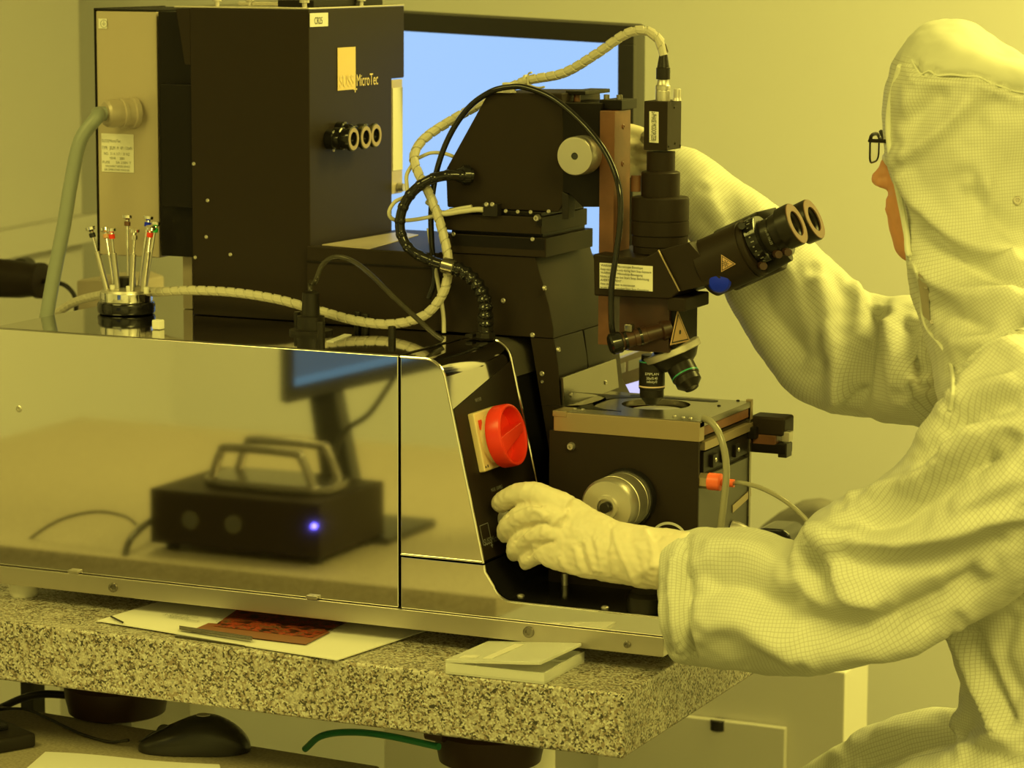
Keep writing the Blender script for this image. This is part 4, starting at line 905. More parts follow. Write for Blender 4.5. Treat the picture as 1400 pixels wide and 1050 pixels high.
# ================================================================== LOWER DESK, MOUSE, KEYBOARD
ZD = .80
d_ = lambda x, y, z=0: at(x, y, Z=ZD+z)
e1_, e2_ = d_(95, 979), d_(520, 1047)
du = (e2_-e1_).normalized(); dn = Vector((du.y, -du.x, 0))
if dn.y > 0: dn = -dn
dk = thing('lower_desk', 'low speckled grey desk in front of the granite table', 'desk', e2_+dn*.35)
A_, B_ = e1_-du*.25, e2_
poly = [A_, B_, B_+dn*.48, A_+dn*.48]
obj('desk_top', prism([p-ZP*.028 for p in poly], ZP*.028, .003), M['desk'], dk)
for p in (A_+du*.05+dn*.05, B_-du*.06+dn*.05, B_-du*.06+dn*.43, A_+du*.05+dn*.43): obj('leg', box((p.x-.02, p.y-.02, 0), (p.x+.02, p.y+.02, ZD-.028), .002), M['whitecab'], dk)
# mouse
m0, m1 = d_(182, 1029), d_(336, 1030); mc = (m0+m1)/2+Vector((0, .012, 0)); mu = (m1-m0); mL = mu.length; mu.normalize(); mv = Vector((-mu.y, mu.x, 0))
ms = thing('computer_mouse', 'black wired optical mouse on the lower desk', 'mouse', mc)
bm = BM(); N, K = 28, 20; rings = []
for i in range(N+1):
    t = i/N; x = -mL/2+mL*(.5-.5*math.cos(PI*t))
    s_ = (x/mL+.5)
    hw = .030*(max(0, 1-(abs(2*s_-1))**3.2))**.5*(.93+.12*s_)+.0005
    hh = (.017+.025*math.exp(-((s_-.60)/.36)**2))*(max(0, 1-abs(2*s_-1)**5))**.45+.001
    ring = []
    for k in range(K+1):
        a = PI*k/K; c_ = math.cos(a); s2 = math.sin(a)
        y = hw*(abs(c_)**.8)*(1 if c_ > 0 else -1); z = hh*(s2**.62)
        ring.append(bm.verts.new(mc+mu*x+mv*y+ZP*(z+.001)))
    rings.append(ring)
for A, B in zip(rings, rings[1:]):
    for k in range(K): bm.faces.new((A[k], A[k+1], B[k+1], B[k]))
    bm.faces.new((A[0], B[0], B[K], A[K]))
bm.faces.new(rings[0]); bm.faces.new(rings[-1][::-1])
obj('shell', bm, mat('mouse_plastic', (.018, .016, .013), .30), ms)
obj('wheel', lathe(mc-mu*(mL*.27)+ZP*.022-mv*.003, mv, [(0, .008), (.001, .0095), (.005, .0095), (.006, .008)], 24), M['blackp'], ms)
bdg = mc+mu*(mL*.08)+ZP*.0433; obj('badge', lathe(bdg, (mu*.06+ZP).normalized(), [(0, .0085), (.001, .0080), (.001, 0)], 28), M['alu'], ms)
obj('button_seam', tube([mc-mu*(mL*.49)+ZP*.012-mv*.006, mc-mu*(mL*.35)+ZP*.0245-mv*.012, mc-mu*(mL*.22)+ZP*.0335-mv*.013], .0007, 6, 6), M['ink'], ms)
tag(obj('mouse_cable', tube([d_(176, 1012, .010), d_(150, 1014, .003), d_(110, 1003, .003), d_(70, 984, .003), d_(40, 971, .004), d_(10, 969, .004), d_(-30, 976, .004)], .0018, 8), M['blackp']), 'thin dark mouse cable curving left over the lower desk', 'cable')
# keyboard corner
k0, k1, k2 = d_(50, 1022), d_(-150, 985, 0), d_(10, 1060)
ku = (d_(50, 1020)-d_(0, 998)).normalized(); kv = Vector((ku.y, -ku.x, 0)); 
if kv.y > 0: kv = -kv
kb_ = thing('keyboard', 'black keyboard corner at the lower left of the desk', 'keyboard', k0)
obj('case', prism([k0, k0-ku*.42, k0-ku*.42+kv*.16, k0+kv*.16], ZP*.018, .004, 3), M['blackp'], kb_)
key = None
for r in range(5):
    for c in range(9):
        p = k0-ku*(.030+.0190*c+.006*(r % 3))+kv*(.020+.0190*r)+ZP*.0182
        bmk = prism([p, p-ku*.0165, p-ku*.0165+kv*.0165, p+kv*.0165], ZP*.006, .0015, 1)
        obj('key', bmk, M['blackg'], kb_)
pp = [d_(20, 1047), d_(300, 1056), d_(310, 1120), d_(-40, 1120)]
tag(obj('paper_sheet', sheet_grid([d_(8, 1050), d_(120, 1120), d_(330, 1075), d_(70, 1024)][:0] or [d_(-30, 1110), d_(320, 1120), d_(300, 1047), d_(62, 1029)], 10, 4, lambda u, v: .0006+.001*math.sin(u*7), .0006), M['paper']), 'white paper sheet on the lower desk beside the mouse', 'paper')
cable('power_cable', 'thick black cable on the floor side behind left air spring', [(-40, 985, .12), (0, 968, .12), (30, 955, .12), (60, 949, .12), (100, 951, .13)], .0050, 'blackp')
bx_ = at(38, 960, Y=.25); tag(obj('junction_box', join(box((bx_.x-.012, .25, .70), (bx_.x+.008, .28, .884), .002), box((bx_.x+.01, .22, .855), (bx_.x+.075, .24, .866), .001)), M['blackp']), 'dark cable bracket hanging under granite table at left', 'bracket')
# ================================================================== BACKGROUND
mn = thing('monitor', 'large black monitor with a glowing blue screen behind the microscope', 'monitor', (-.30, .90, .96))
Ym = .82
tr, tl_, br = at(871, 34, Y=Ym), at(520, 14, Y=Ym), at(848, 320, Y=Ym+.03)
mu_ = (tr-tl_).normalized(); mv_ = (tr-br); mv_ = (mv_-mu_*mv_.dot(mu_)).normalized(); mnn = mu_.cross(mv_)   # mnn: towards viewer?
if mnn.dot(CAM-tr) < 0: mnn = -mnn
Wm, Hm = .54, .35
c0_ = tr-mu_*Wm-mv_*Hm
bz_ = .026
obj('back_shell', prism([c0_+mu_*.004+mv_*.004, c0_+mu_*(Wm-.004)+mv_*.004, c0_+mu_*(Wm-.004)+mv_*(Hm-.004), c0_+mu_*.004+mv_*(Hm-.004)], -mnn*.045, .006), M['monitor'], mn)
for nm, a, b, w__, h__ in (('bezel', 0, 0, Wm, bz_), ('bezel', 0, Hm-bz_, Wm, bz_), ('bezel', 0, bz_, bz_*.9, Hm-2*bz_), ('bezel', Wm-bz_*.9, bz_, bz_*.9, Hm-2*bz_)):
    obj(nm, prism([c0_+mu_*a+mv_*b, c0_+mu_*(a+w__)+mv_*b, c0_+mu_*(a+w__)+mv_*(b+h__), c0_+mu_*a+mv_*(b+h__)], mnn*.012, .001), M['monitor'], mn)
sc0 = c0_+mu_*.02+mv_*.02; obj('screen', prism([sc0, sc0+mu_*(Wm-.04), sc0+mu_*(Wm-.04)+mv_*(Hm-.04), sc0+mv_*(Hm-.04)], mnn*.004, 0), M['screen'], mn)
nk = c0_+mu_*(Wm/2)
obj('neck', box((nk.x-.05, nk.y+.045, .98), (nk.x+.05, nk.y+.075, nk.z+.12), .004), M['monitor'], mn)
obj('foot', box((nk.x-.13, nk.y-.01, .96), (nk.x+.13, nk.y+.17, .98), .004), M['monitor'], mn)
tb_ = thing('back_desk', 'pale desk carrying the large monitor behind granite table', 'desk', (-.4, 1.15, 0))
obj('desk_top', box((-1.30, .66, .93), (-.16, 1.30, .96), .003), M['whitecab'], tb_)
for x in (-1.26, -.20):
    for y in (.70, 1.26): obj('leg', box((x-.02, y-.02, 0), (x+.02, y+.02, .93), .002), M['whitecab'], tb_)
# second small display with two labels, behind the stage
Yd = .50
sm = thing('control_display', 'grey tilted control panel with two white labels and lilac screen', 'control panel', at(850, 560, Y=Yd))
P_ = lambda x, y: at(x, y, Y=Yd+(540-y)*.0004)
obj('panel', prism([P_(790, 512), P_(890, 474), P_(890, 516), P_(790, 545)], Vector((.1, 1, .2))*.02, .001), M['beige'], sm)
obj('screen', prism([P_(800, 543), P_(890, 516), P_(890, 560), P_(800, 575)], Vector((.1, 1, .2))*.02, .0), M['screen2'], sm)
for q in (((843, 499), (857, 494.5), (857, 508), (843, 513)), ((861, 493), (884, 485), (884, 499), (861, 507))):
    obj('label', prism([P_(*a) + Vector((0, -.0045, 0)) for a in q], Vector((0, -.0006, 0)), 0), M['label'], sm)
obj('stand', box((at(840, 600, Y=.52).x, .53, ZG), (at(880, 600, Y=.52).x, .56, 1.17), .002), M['blackp'], sm)
# white cabinet under / behind the granite
cbn = thing('cabinet', 'low white cabinet behind the right end of the granite table', 'cabinet', (.05, 1.2, 0))
cxr = at(1155, 950, Y=1.05).x; ctz = at(1155, 919, Y=1.05).z
cyb_ = 1.05+.0; cdx = at(1188, 905, X=cxr).y
obj('body', box((cxr-.75, 1.05, 0), (cxr, max(cdx, 1.12), ctz), .004), M['whitecab'], cbn)
obj('door', box((at(985, 1000, Y=1.03).x-.2, 1.035, .05), (at(1073, 1000, Y=1.035).x, 1.0495, at(1040, 992, Y=1.035).z), .003, 2), M['whitecab'], cbn)
obj('bumper', cyl(at(982, 984, Y=1.04), at(982, 998, Y=1.04), .012), M['blackp'], cbn)
# chair and glossy case seen past the stage
ch = thing('office_chair', 'dim grey rounded chair back standing by the far wall', 'chair', (at(1090, 730, Y=1.5).x, 1.55, 0))
cb1 = [at(x, y, Y=1.5) for x, y in ((1020, 770), (1030, 726), (1062, 702), (1085, 690), (1110, 687), (1135, 694), (1160, 720), (1170, 780))]
obj('backrest', prism(cb1, (0, .06, 0), .015, 3), mat('grey_fabric', (.20, .19, .17), .7), ch)
q = at(1100, 780, Y=1.55); obj('post', cyl((q.x, 1.56, .10), (q.x, 1.56, q.z+.02), .025), M['blackp'], ch); obj('foot', cyl((q.x, 1.56, 0), (q.x, 1.56, .10), .22), M['blackp'], ch)
q = at(1055, 740, Y=.70); gcs = tag(obj('camera_case', prism([at(x, y, Y=.50) for x, y in ((1030, 728), (1040, 722), (1070, 724), (1080, 732))]+[Vector((at(1084, 752, Y=.50).x, .50, ZG+.0003)), Vector((at(1026, 748, Y=.50).x, .50, ZG+.0003))], (0, .06, 0), .004, 3), M['blackg']), 'small glossy black case lying behind the stage', 'case')
gz = min((gcs.matrix_basis @ v.co).z for v in gcs.data.vertices); 
# second microscope at far left
m2 = thing('second_microscope', 'out of focus black binocular of another microscope at far left', 'microscope', at(20, 440, Y=.75))
Y2 = .75
obj('barrel', lathe(at(-70, 376, Y=Y2), (at(60, 384, Y=Y2)-at(-70, 376, Y=Y2)).normalized(), [(0, .032), (.130, .028), (.158, .024), (.160, .027), (.168, .027), (.170, .018)], 32), M['black'], m2)
for x, y, r in ((38, 366, .017), (12, 366, .014), (50, 376, .013)): obj('knob', lathe(at(x, y, Y=Y2+.06), Vector((.2, -1, 0)).normalized(), [(0, r*.9), (.004, r), (.03, r), (.034, r*.8)], 24), M['blackp'], m2)
q = at(-60, 420, Y=Y2); obj('stand', box((q.x-.05, Y2-.04, .962), (q.x+.01, Y2+.10, 1.40), .004), M['black'], m2)
cable('eyepiece_cable', 'thin black cable hanging behind the grey conduit', [(60, 384, .75), (84, 388, .74), (96, 396, .74), (103, 408, .74), (104, 425, .74), (102, 500, .74), (100, 570, .74), (96, 614, .74)], .0035, 'blackp')
q = at(112, 420, Y=.80); tag(obj('beige_instrument', prism([at(x, y, Y=.80) for x, y in ((104, 383), (150, 381), (168, 388))]+[Vector((at(168, 470, Y=.80).x, .80, .9603)), Vector((at(104, 470, Y=.80).x, .80, .9603))], (0, .12, 0), .004), M['beige']), 'blurred grey instrument box behind the screwdriver stand', 'instrument')
# ================================================================== WHAT THE POLISHED PANEL MIRRORS (stands on a bench in front, left of view)
def rf(x, y, d): p = at(x, y, Y=d); return Vector((p.x, -p.y, p.z))
DB = .62
fb0, fb1, ft0 = rf(205, 742, DB), rf(437, 768, DB), rf(202, 667, DB)
bh = ft0.z-fb0.z; bz0 = fb0.z-.012
wbn = thing('side_bench', 'grey side bench out of view carrying the mirrored instruments', 'bench', (-1.1, -.95, 0))
obj('bench_top', box((fb0.x-.75, -1.6, bz0-.03), (fb1.x+.30, -DB+.06, bz0), .003), M['desk'], wbn)
for x in (fb0.x-.7, fb1.x+.25):
    for y in (-1.55, -DB+.02): obj('leg', box((x-.02, y-.02, 0), (x+.02, y+.02, bz0-.03), .002), M['whitecab'], wbn)
pbx = thing('power_supply', 'black instrument box with twin round vents, mirrored in steel panel', 'instrument', (fb0.x, -DB, bz0))
obj('case', box((fb0.x, -DB-.20, bz0+.012), (fb1.x, -DB, bz0+.012+bh), .003), M['black'], pbx)
for x in (fb0.x+.02, fb1.x-.02):
    for y in (-DB-.03, -DB-.17): obj('foot', cyl((x, y, bz0), (x, y, bz0+.0125), .010), M['blackp'], pbx)
for x, y in ((260, 711), (319, 717)):
    c_ = rf(x, y, DB-.001); bm = lathe(c_, YP, [(0, .0135), (.001, .0130)], 28)
    v_ = obj('vent', bm, M['stage'], pbx); bm = BM()
    for i in range(-3, 4):
        for j in range(-3, 4):
            if i*i+j*j < 10: join(bm, lathe(c_+Vector((i*.0036, .0009, j*.0036)), YP, [(0, .0012), (.0005, .0012)], 6))
    obj('vent_holes', bm, M['ink'], v_)
c_ = rf(452, 722, DB-.003); obj('indicator_lamp', lathe(Vector((fb1.x-.008, -DB, c_.z)), YP, [(0, .004), (.004, .003), (.005, 0)], 16), M['led'], pbx)
# carrying handle bars on a flat oval tray
zt2 = bz0+.012+bh
hc = Vector(((fb0.x+fb1.x)/2+.02, -DB-.09, zt2))
tr_ = thing('handle_frame', 'pair of grey carrying handles on an oval tray atop instrument box', 'handle', hc)
pts = [hc+Vector((.105*math.copysign(abs(math.cos(a))**.5, math.cos(a)), .055*math.copysign(abs(math.sin(a))**.6, math.sin(a)), .0002)) for a in np.linspace(0, 2*PI, 40, endpoint=False)]
obj('tray', prism(pts, ZP*.014, .003), M['stage'], tr_)
for y in (.038, -.038):
    obj('handle_bar', tube([hc+Vector((-.085, y, .012)), hc+Vector((-.070, y, .050)), hc+Vector((-.055, y, .058)), hc+Vector((.045, y, .058)), hc+Vector((.062, y, .050)), hc+Vector((.080, y, .012))], .0065, 10, 6), M['stage'], tr_)
# mirrored monitor
DM = .80
mq = [rf(390, 553, DM), rf(700, 480, DM+.25), rf(700, 180, DM+.25), rf(390, 250, DM)]
m3 = thing('side_monitor', 'dark monitor on slanted stand, mirrored in the steel panel', 'monitor', (mq[0].x+.1, -DM-.15, bz0))
mun = (mq[1]-mq[0]).normalized(); mq[0].z = mq[0].z; mq = [mq[0], mq[0]+mun*.42, mq[0]+mun*.42+ZP*.28, mq[0]+ZP*.28]
mnr = mun.cross(ZP); 
if mnr.y < 0: mnr = -mnr
obj('shell', prism(mq, -mnr*.03, .003), M['monitor'], m3)
ins = [mq[0]+mun*.014+ZP*.024, mq[1]-mun*.014+ZP*.024, mq[2]-mun*.014-ZP*.016, mq[3]+mun*.014-ZP*.016]
obj('screen', prism(ins, mnr*.002, 0), M['screen3'], m3)
obj('task_bar', prism([ins[0]+mnr*.002, ins[1]+mnr*.002, ins[1]+mnr*.002+ZP*.012, ins[0]+mnr*.002+ZP*.012], mnr*.0006, 0), mat('task_bar_lit', (.02, .02, .02), .3, emit=(.07, .17, .25), est=1), m3)
s0, s1 = rf(433, 545, DM+.06), rf(465, 640, DM+.06)
obj('stand', prism([Vector((s0.x-.022, s0.y, s0.z+.05)), Vector((s0.x+.022, s0.y, s0.z+.05)), Vector((s1.x+.035, s1.y, bz0+.012)), Vector((s1.x-.022, s1.y, bz0+.012))], (0, -.03, 0), .002), M['monitor'], m3)
obj('foot', box((s1.x-.09, s1.y-.10, bz0), (s1.x+.11, s1.y+.06, bz0+.012), .003), M['monitor'], m3)
tag(obj('side_cable', tube([rf(540, 515, DM), rf(505, 565, DM), rf(470, 592, DM), rf(455, 640, DM-.02), Vector((rf(455, 640, DM).x, -DM+.02, bz0+.004))], .004, 8), M['blackp']), 'black cable hanging behind the side monitor', 'cable')
tag(obj('bench_cable', tube([Vector((rf(190, 720, DB+.03).x, -DB-.10, rf(190, 716, DB).z)), rf(180, 735, DB-.02), rf(168, 775, DB-.05)], .005, 8), M['blackp']), 'thick dark cable leaving the mirrored instrument box', 'cable')
tag(obj('bench_wire', tube([rf(187, 718, DB), rf(170, 706, DB), rf(130, 700, DB), rf(80, 712, DB), rf(35, 742, DB), rf(8, 775, DB)], .0022, 8), M['blackp']), 'thin wire arching left of the mirrored instrument box', 'cable')
# ================================================================== THE PERSON
from mathutils.bvhtree import BVHTree
from mathutils import noise
def pxm(p): return (p-CAM).dot(fwd)/F          # metres per photo pixel at a world point
def loft(ch, n=28, ex=2.0):
    """ch = (x, y, Y, half width in photo pixels, half depth in metres) sections -> closed bmesh"""
    C = [at(c[0], c[1], Y=c[2]) for c in ch]; bm = BM(); rings = []
    # densify with splines
    cs = spline(C, 5); ws = spline([Vector((c[3]*pxm(p), c[4] if c[4] else c[3]*pxm(p), 0)) for c, p in zip(ch, C)], 5)
    for i, p in enumerate(cs):
        t = (cs[min(i+1, len(cs)-1)]-cs[max(i-1, 0)]).normalized(); vd = (p-CAM).normalized()
        a = t.cross(vd)
        if a.length < .05: a = t.orthogonal()
        a.normalize(); b = a.cross(t).normalized(); w_, d_ = max(ws[i].x, .0005), max(ws[i].y, .0005)
        ring = []
        for k in range(n):
            th = 2*PI*k/n; c_, s_ = math.cos(th), math.sin(th)
            ring.append(bm.verts.new(p+a*w_*math.copysign(abs(c_)**(2/ex), c_)+b*d_*math.copysign(abs(s_)**(2/ex), s_)))
        rings.append(ring)
    for A, B in zip(rings, rings[1:]):
        for k in range(n): bm.faces.new((A[k], A[(k+1) % n], B[(k+1) % n], B[k]))
    for R, e, q in ((rings[0], 1, cs[1]-cs[0]), (rings[-1], -1, cs[-1]-cs[-2])):
        c_ = sum((v.co for v in R), Vector())/n; dome = bm.verts.new(c_-q.normalized()*e*min(ws[0 if e > 0 else -1].x, ws[0 if e > 0 else -1].y)*.35)
        for k in range(n): bm.faces.new((R[k], R[(k+1) % n], dome))
    bmesh.ops.recalc_face_normals(bm, faces=bm.faces); return bm, cs, ws
def ellipsoid(c, r, rot=None):
    bm = BM(); bmesh.ops.create_uvsphere(bm, u_segments=24, v_segments=16, radius=1)
    for v in bm.verts: v.co = Vector((v.co.x*r[0], v.co.y*r[1], v.co.z*r[2]))
    if rot: bmesh.ops.transform(bm, matrix=rot, verts=bm.verts)
    bmesh.ops.translate(bm, vec=Vector(c), verts=bm.verts); return bm
def fuse(bms, voxel, smooth):
    bm = BM()
    for b in bms: join(bm, b)
    me = bpy.data.meshes.new('f'); bm.to_mesh(me); bm.free(); o = bpy.data.objects.new('f', me); sc.collection.objects.link(o)
    r = o.modifiers.new('r', 'REMESH'); r.mode = 'VOXEL'; r.voxel_size = voxel
    s = o.modifiers.new('s', 'SMOOTH'); s.factor = .5; s.iterations = smooth
    dg = bpy.context.evaluated_depsgraph_get(); out = bpy.data.meshes.new_from_object(o.evaluated_get(dg))
    bpy.data.objects.remove(o); return out
def arrays(me):
    n = len(me.vertices); co = np.empty(n*3); no = np.empty(n*3); me.vertices.foreach_get('co', co); me.vertices.foreach_get('normal', no)
    return co.reshape(-1, 3), no.reshape(-1, 3)
FW, RT, DN, CM = [np.array(v) for v in (fwd, R_, D_, CAM)]
def project(co):
    d = co-CM; z = d@FW; return np.stack([700+F*(d@RT)/z, 525+F*(d@DN)/z], 1)
def seg_dist(P, poly):
    best = np.full(len(P), 1e9); poly = np.array(poly, float)
    for a, b in zip(poly, poly[1:]):
        ab = b-a; t = np.clip(((P-a)@ab)/(ab@ab), 0, 1); best = np.minimum(best, np.hypot(*(P-a-t[:, None]*ab).T))
    return best
def smoothpoly(pts): return [(v.x, v.y) for v in spline([Vector((p[0], p[1], 0)) for p in pts], 6)]
def folds(me, F_, k_amp=1.0):
    co, no = arrays(me); P = project(co); vd = co-CM; vd /= np.linalg.norm(vd, axis=1)[:, None]
    face = np.clip(-(no*vd).sum(1)*2.2, 0, 1); disp = np.zeros(len(co))
    for f in F_:
        pts, amp, w_ = f[:3]; cond = f[3] if len(f) > 3 else None
        m = (P[:, 0] > min(p[0] for p in pts)-3*w_) & (P[:, 0] < max(p[0] for p in pts)+3*w_) & (P[:, 1] > min(p[1] for p in pts)-3*w_) & (P[:, 1] < max(p[1] for p in pts)+3*w_)
        if cond is not None: m &= cond(co)
        if not m.any(): continue
        sp_ = smoothpoly(pts); d = seg_dist(P[m], sp_)
        # fade toward both ends
        e0 = np.hypot(*(P[m]-np.array(sp_[0])).T); e1 = np.hypot(*(P[m]-np.array(sp_[-1])).T)
        fade = np.clip(np.minimum(e0, e1)/(w_*1.2), .25, 1)
        disp[m] += amp*k_amp*np.exp(-(d/w_)**2)*face[m]*fade
    co += no*disp[:, None]; me.vertices.foreach_set('co', co.ravel()); me.update()
def ripple(me, amp, freq, stretch=(1, 1, 1), seed=0):
    co, no = arrays(me); st = stretch
    d = np.array([noise.noise(Vector((c[0]*freq*st[0]+seed, c[1]*freq*st[1], c[2]*freq*st[2]))) for c in co])
    co += no*(d*amp)[:, None]; me.vertices.foreach_set('co', co.ravel()); me.update()
def add_mesh(nm, me, m, parent):
    me.name = nm; o0 = org(parent); me.transform(Matrix.Translation(-o0)); me.materials.clear(); me.materials.append(m)
    me.polygons.foreach_set('use_smooth', [True]*len(me.polygons)); o = bpy.data.objects.new(nm, me); sc.collection.objects.link(o); o.parent = parent; return o
pe_ = thing('person', 'seated person in hooded pale cleanroom coverall, gloves and glasses at the microscope', 'person', (.72, .2, 0))
# ---- coverall: hood, torso, sleeves, legs lofted and fused into one garment
CH = {
 'hood': [(1345, 47, .20, 20, .02), (1341, 53, .20, 60, .055), (1334, 72, .20, 98, .082), (1332, 105, .20, 118, .098), (1331, 150, .20, 124, .105), (1331, 195, .20, 125, .106), (1333, 225, .20, 120, .105), (1337, 260, .20, 111, .103), (1339, 300, .20, 106, .10), (1343, 335, .20, 105, .098), (1352, 370, .20, 107, .10), (1376, 410, .20, 118, .13), (1402, 450, .20, 136, .165), (1426, 500, .20, 147, .185), (1442, 560, .20, 152, .19), (1444, 640, .20, 152, .185), (1446, 720, .20, 152, .175), (1447, 800, .20, 150, .17), (1448, 860, .20, 150, .17), (1455, 920, .20, 140, .175), (1455, 990, .20, 142, .18), (1455, 1060, .20, 140, .17)],
 'near_sleeve': [(922, 818, .005, 86, .060), (940, 817, .005, 91, .066), (975, 816, .005, 97, .070), (1020, 818, .005, 97, .072), (1075, 829, .005, 92, .074), (1120, 826, .005, 93, .078), (1170, 806, .005, 104, .082), (1215, 786, .00, 113, .088), (1262, 756, .00, 119, .092), (1315, 712, .00, 122, .095), (1370, 650, .00, 124, .095), (1425, 580, .01, 120, .095), (1465, 520, .02, 100, .09)],
 'elbow_puff': [(1118, 762, -.005, 44, .060), (1150, 744, -.005, 56, .07), (1200, 728, -.005, 62, .08), (1260, 704, .0, 66, .08)],
 'far_sleeve': [(906, 228, .385, 33, .030), (930, 246, .385, 41, .036), (980, 292, .39, 52, .045), (1030, 345, .40, 66, .055), (1080, 408, .41, 78, .062), (1125, 455, .415, 84, .066), (1150, 474, .415, 84, .068), (1200, 490, .41, 85, .07), (1255, 500, .39, 90, .075), (1310, 510, .36, 88, .08)],
 'far_leg': [(1440, 1050, .30, 96, .085), (1350, 1052, .31, 92, .085), (1250, 1072, .32, 90, .082), (1150, 1110, .32, 84, .078), (1090, 1170, .32, 82, .075), (1085, 1260, .32, 76, .07), (1095, 1420, .32, 64, .055), (1105, 1560, .32, 52, .05)],
 'near_leg': [(1450, 1090, .10, 100, .09), (1370, 1100, .09, 96, .09), (1280, 1130, .08, 92, .085), (1190, 1170, .08, 86, .08), (1120, 1240, .08, 84, .078), (1110, 1340, .08, 76, .07), (1115, 1480, .08, 64, .055), (1120, 1620, .08, 52, .05)],
 'waist_drape': [(1330, 862, .14, 38, .05), (1330, 910, .14, 20, .05), (1352, 950, .14, 34, .06), (1350, 1000, .14, 52, .07)],
}
parts_, axes_ = [], []
for nm, ch in CH.items():
    b, cs, ws = loft(ch, 32, 2.25 if 'sleeve' in nm or 'hood' in nm else 2.0); parts_.append(b); axes_.append((nm, cs, ws))
cme = fuse(parts_, .0050, 10)
near = lambda co: co[:, 1] < .16
far = lambda co: co[:, 1] > .26
hd = lambda co: co[:, 2] > 1.30
ripple(cme, .010, 9, (1, 1, 1), 3.1); ripple(cme, .004, 24, (1, 1, .8), 7.7)
FO = [
 # sleeve in front
 ([(1101, 733), (1152, 737), (1230, 742), (1300, 730), (1400, 693)], .013, 15, near), ([(1130, 765), (1200, 772), (1290, 762), (1380, 728)], -.008, 16, near),
 ([(1104, 738), (1118, 770), (1134, 806)], -.013, 8, near), ([(1125, 735), (1145, 775), (1160, 815), (1210, 830)], .009, 13, near), ([(1088, 745), (1100, 790), (1110, 830)], .006, 13, near),
 ([(1150, 693), (1200, 677), (1276, 645), (1321, 613), (1352, 588)], .010, 13, near), ([(1165, 722), (1230, 705), (1310, 660), (1370, 610)], -.013, 20, near),
 ([(1290, 700), (1350, 668), (1400, 640)], .009, 18, near), ([(1240, 640), (1285, 600), (1330, 570)], -.008, 14, near),
 ([(1060, 800), (1110, 850), (1180, 862), (1280, 822), (1350, 780)], -.012, 22, near), ([(1050, 860), (1120, 895), (1220, 885), (1310, 845)], .009, 20, near),
 ([(950, 755), (1010, 752), (1060, 775), (1095, 820)], .009, 18, near), ([(955, 800), (1010, 800), (1050, 825), (1090, 868)], -.009, 17, near), ([(950, 860), (1000, 850), (1050, 872), (1100, 900)], .007, 16, near),
 ([(938, 735), (937, 800), (940, 870), (946, 905)], -.009, 6, near), ([(922, 760), (920, 830), (930, 895)], .006, 7, near), ([(905, 800), (912, 850), (922, 900)], -.004, 6, near),
 ([(1302, 510), (1322, 486), (1348, 462), (1400, 430)], -.011, 7, near), ([(1305, 530), (1335, 498), (1370, 478), (1410, 462)], .009, 13, near),
 ([(1300, 560), (1340, 535), (1400, 520)], .008, 12, near), ([(1300, 585), (1345, 560), (1400, 548)], -.010, 12, near), ([(1290, 625), (1340, 592), (1400, 580)], .008, 12, near), ([(1330, 640), (1370, 622), (1385, 605)], -.008, 8, near), ([(1250, 610), (1282, 575), (1296, 545)], .007, 12, near),
 # hood
 ([(1246, 82), (1259, 101), (1270, 97), (1290, 103), (1335, 105), (1365, 117), (1405, 126)], -.006, 4.5, hd), ([(1240, 92), (1256, 112), (1290, 112), (1340, 116), (1400, 138)], .003, 6, hd),
 ([(1228, 216), (1262, 196), (1300, 165), (1325, 132)], .007, 10, hd), ([(1222, 180), (1260, 150), (1300, 122)], -.007, 15, hd), ([(1245, 120), (1236, 160), (1232, 200)], .004, 10, hd), ([(1330, 190), (1345, 150), (1390, 140)], -.006, 16, hd),
 ([(1232, 225), (1246, 258), (1270, 292), (1320, 330), (1400, 352)], .009, 12, hd), ([(1256, 305), (1278, 330), (1310, 356), (1350, 372), (1410, 385)], -.011, 11, hd), ([(1320, 250), (1345, 285), (1400, 330)], -.008, 16, hd), ([(1345, 240), (1352, 270), (1345, 300)], .006, 8, hd),
 ([(1246, 350), (1290, 392), (1340, 405), (1400, 400)], .009, 13, hd), ([(1270, 408), (1310, 436), (1350, 445), (1400, 425)], -.010, 15, hd), ([(1290, 470), (1330, 465), (1380, 440)], .006, 13, hd),
 # far sleeve
 ([(1168, 562), (1176, 500), (1190, 440), (1200, 410)], -.016, 13, far), ([(1146, 560), (1146, 500), (1130, 430), (1110, 370)], .012, 15, far), ([(1160, 380), (1180, 420), (1176, 470)], .006, 12, far), ([(1212, 430), (1222, 480), (1232, 540)], .010, 14, far), ([(1245, 430), (1240, 460), (1270, 520)], -.008, 12, far), ([(1000, 320), (1030, 380), (1060, 440), (1110, 500)], -.009, 18, far), ([(960, 260), (1000, 330), (1015, 400)], .007, 14, far), ([(1060, 350), (1090, 400), (1120, 470)], .008, 16, far),
 # lower front
 ([(1312, 860), (1340, 930), (1370, 1000)], .012, 7), ([(1328, 860), (1352, 925), (1385, 990)], -.010, 7), ([(1385, 830), (1370, 900), (1400, 960)], -.006, 14), ([(1150, 1020), (1250, 985), (1310, 965)], .008, 16), ([(1170, 1045), (1260, 1015), (1330, 1005)], -.008, 14), ([(1300, 1040), (1350, 1010), (1400, 1015)], .008, 14),
]
folds(cme, FO, 1.5)
ripple(cme, .0012, 70, (1, 1, 1), 1.7)
co, no = arrays(cme)
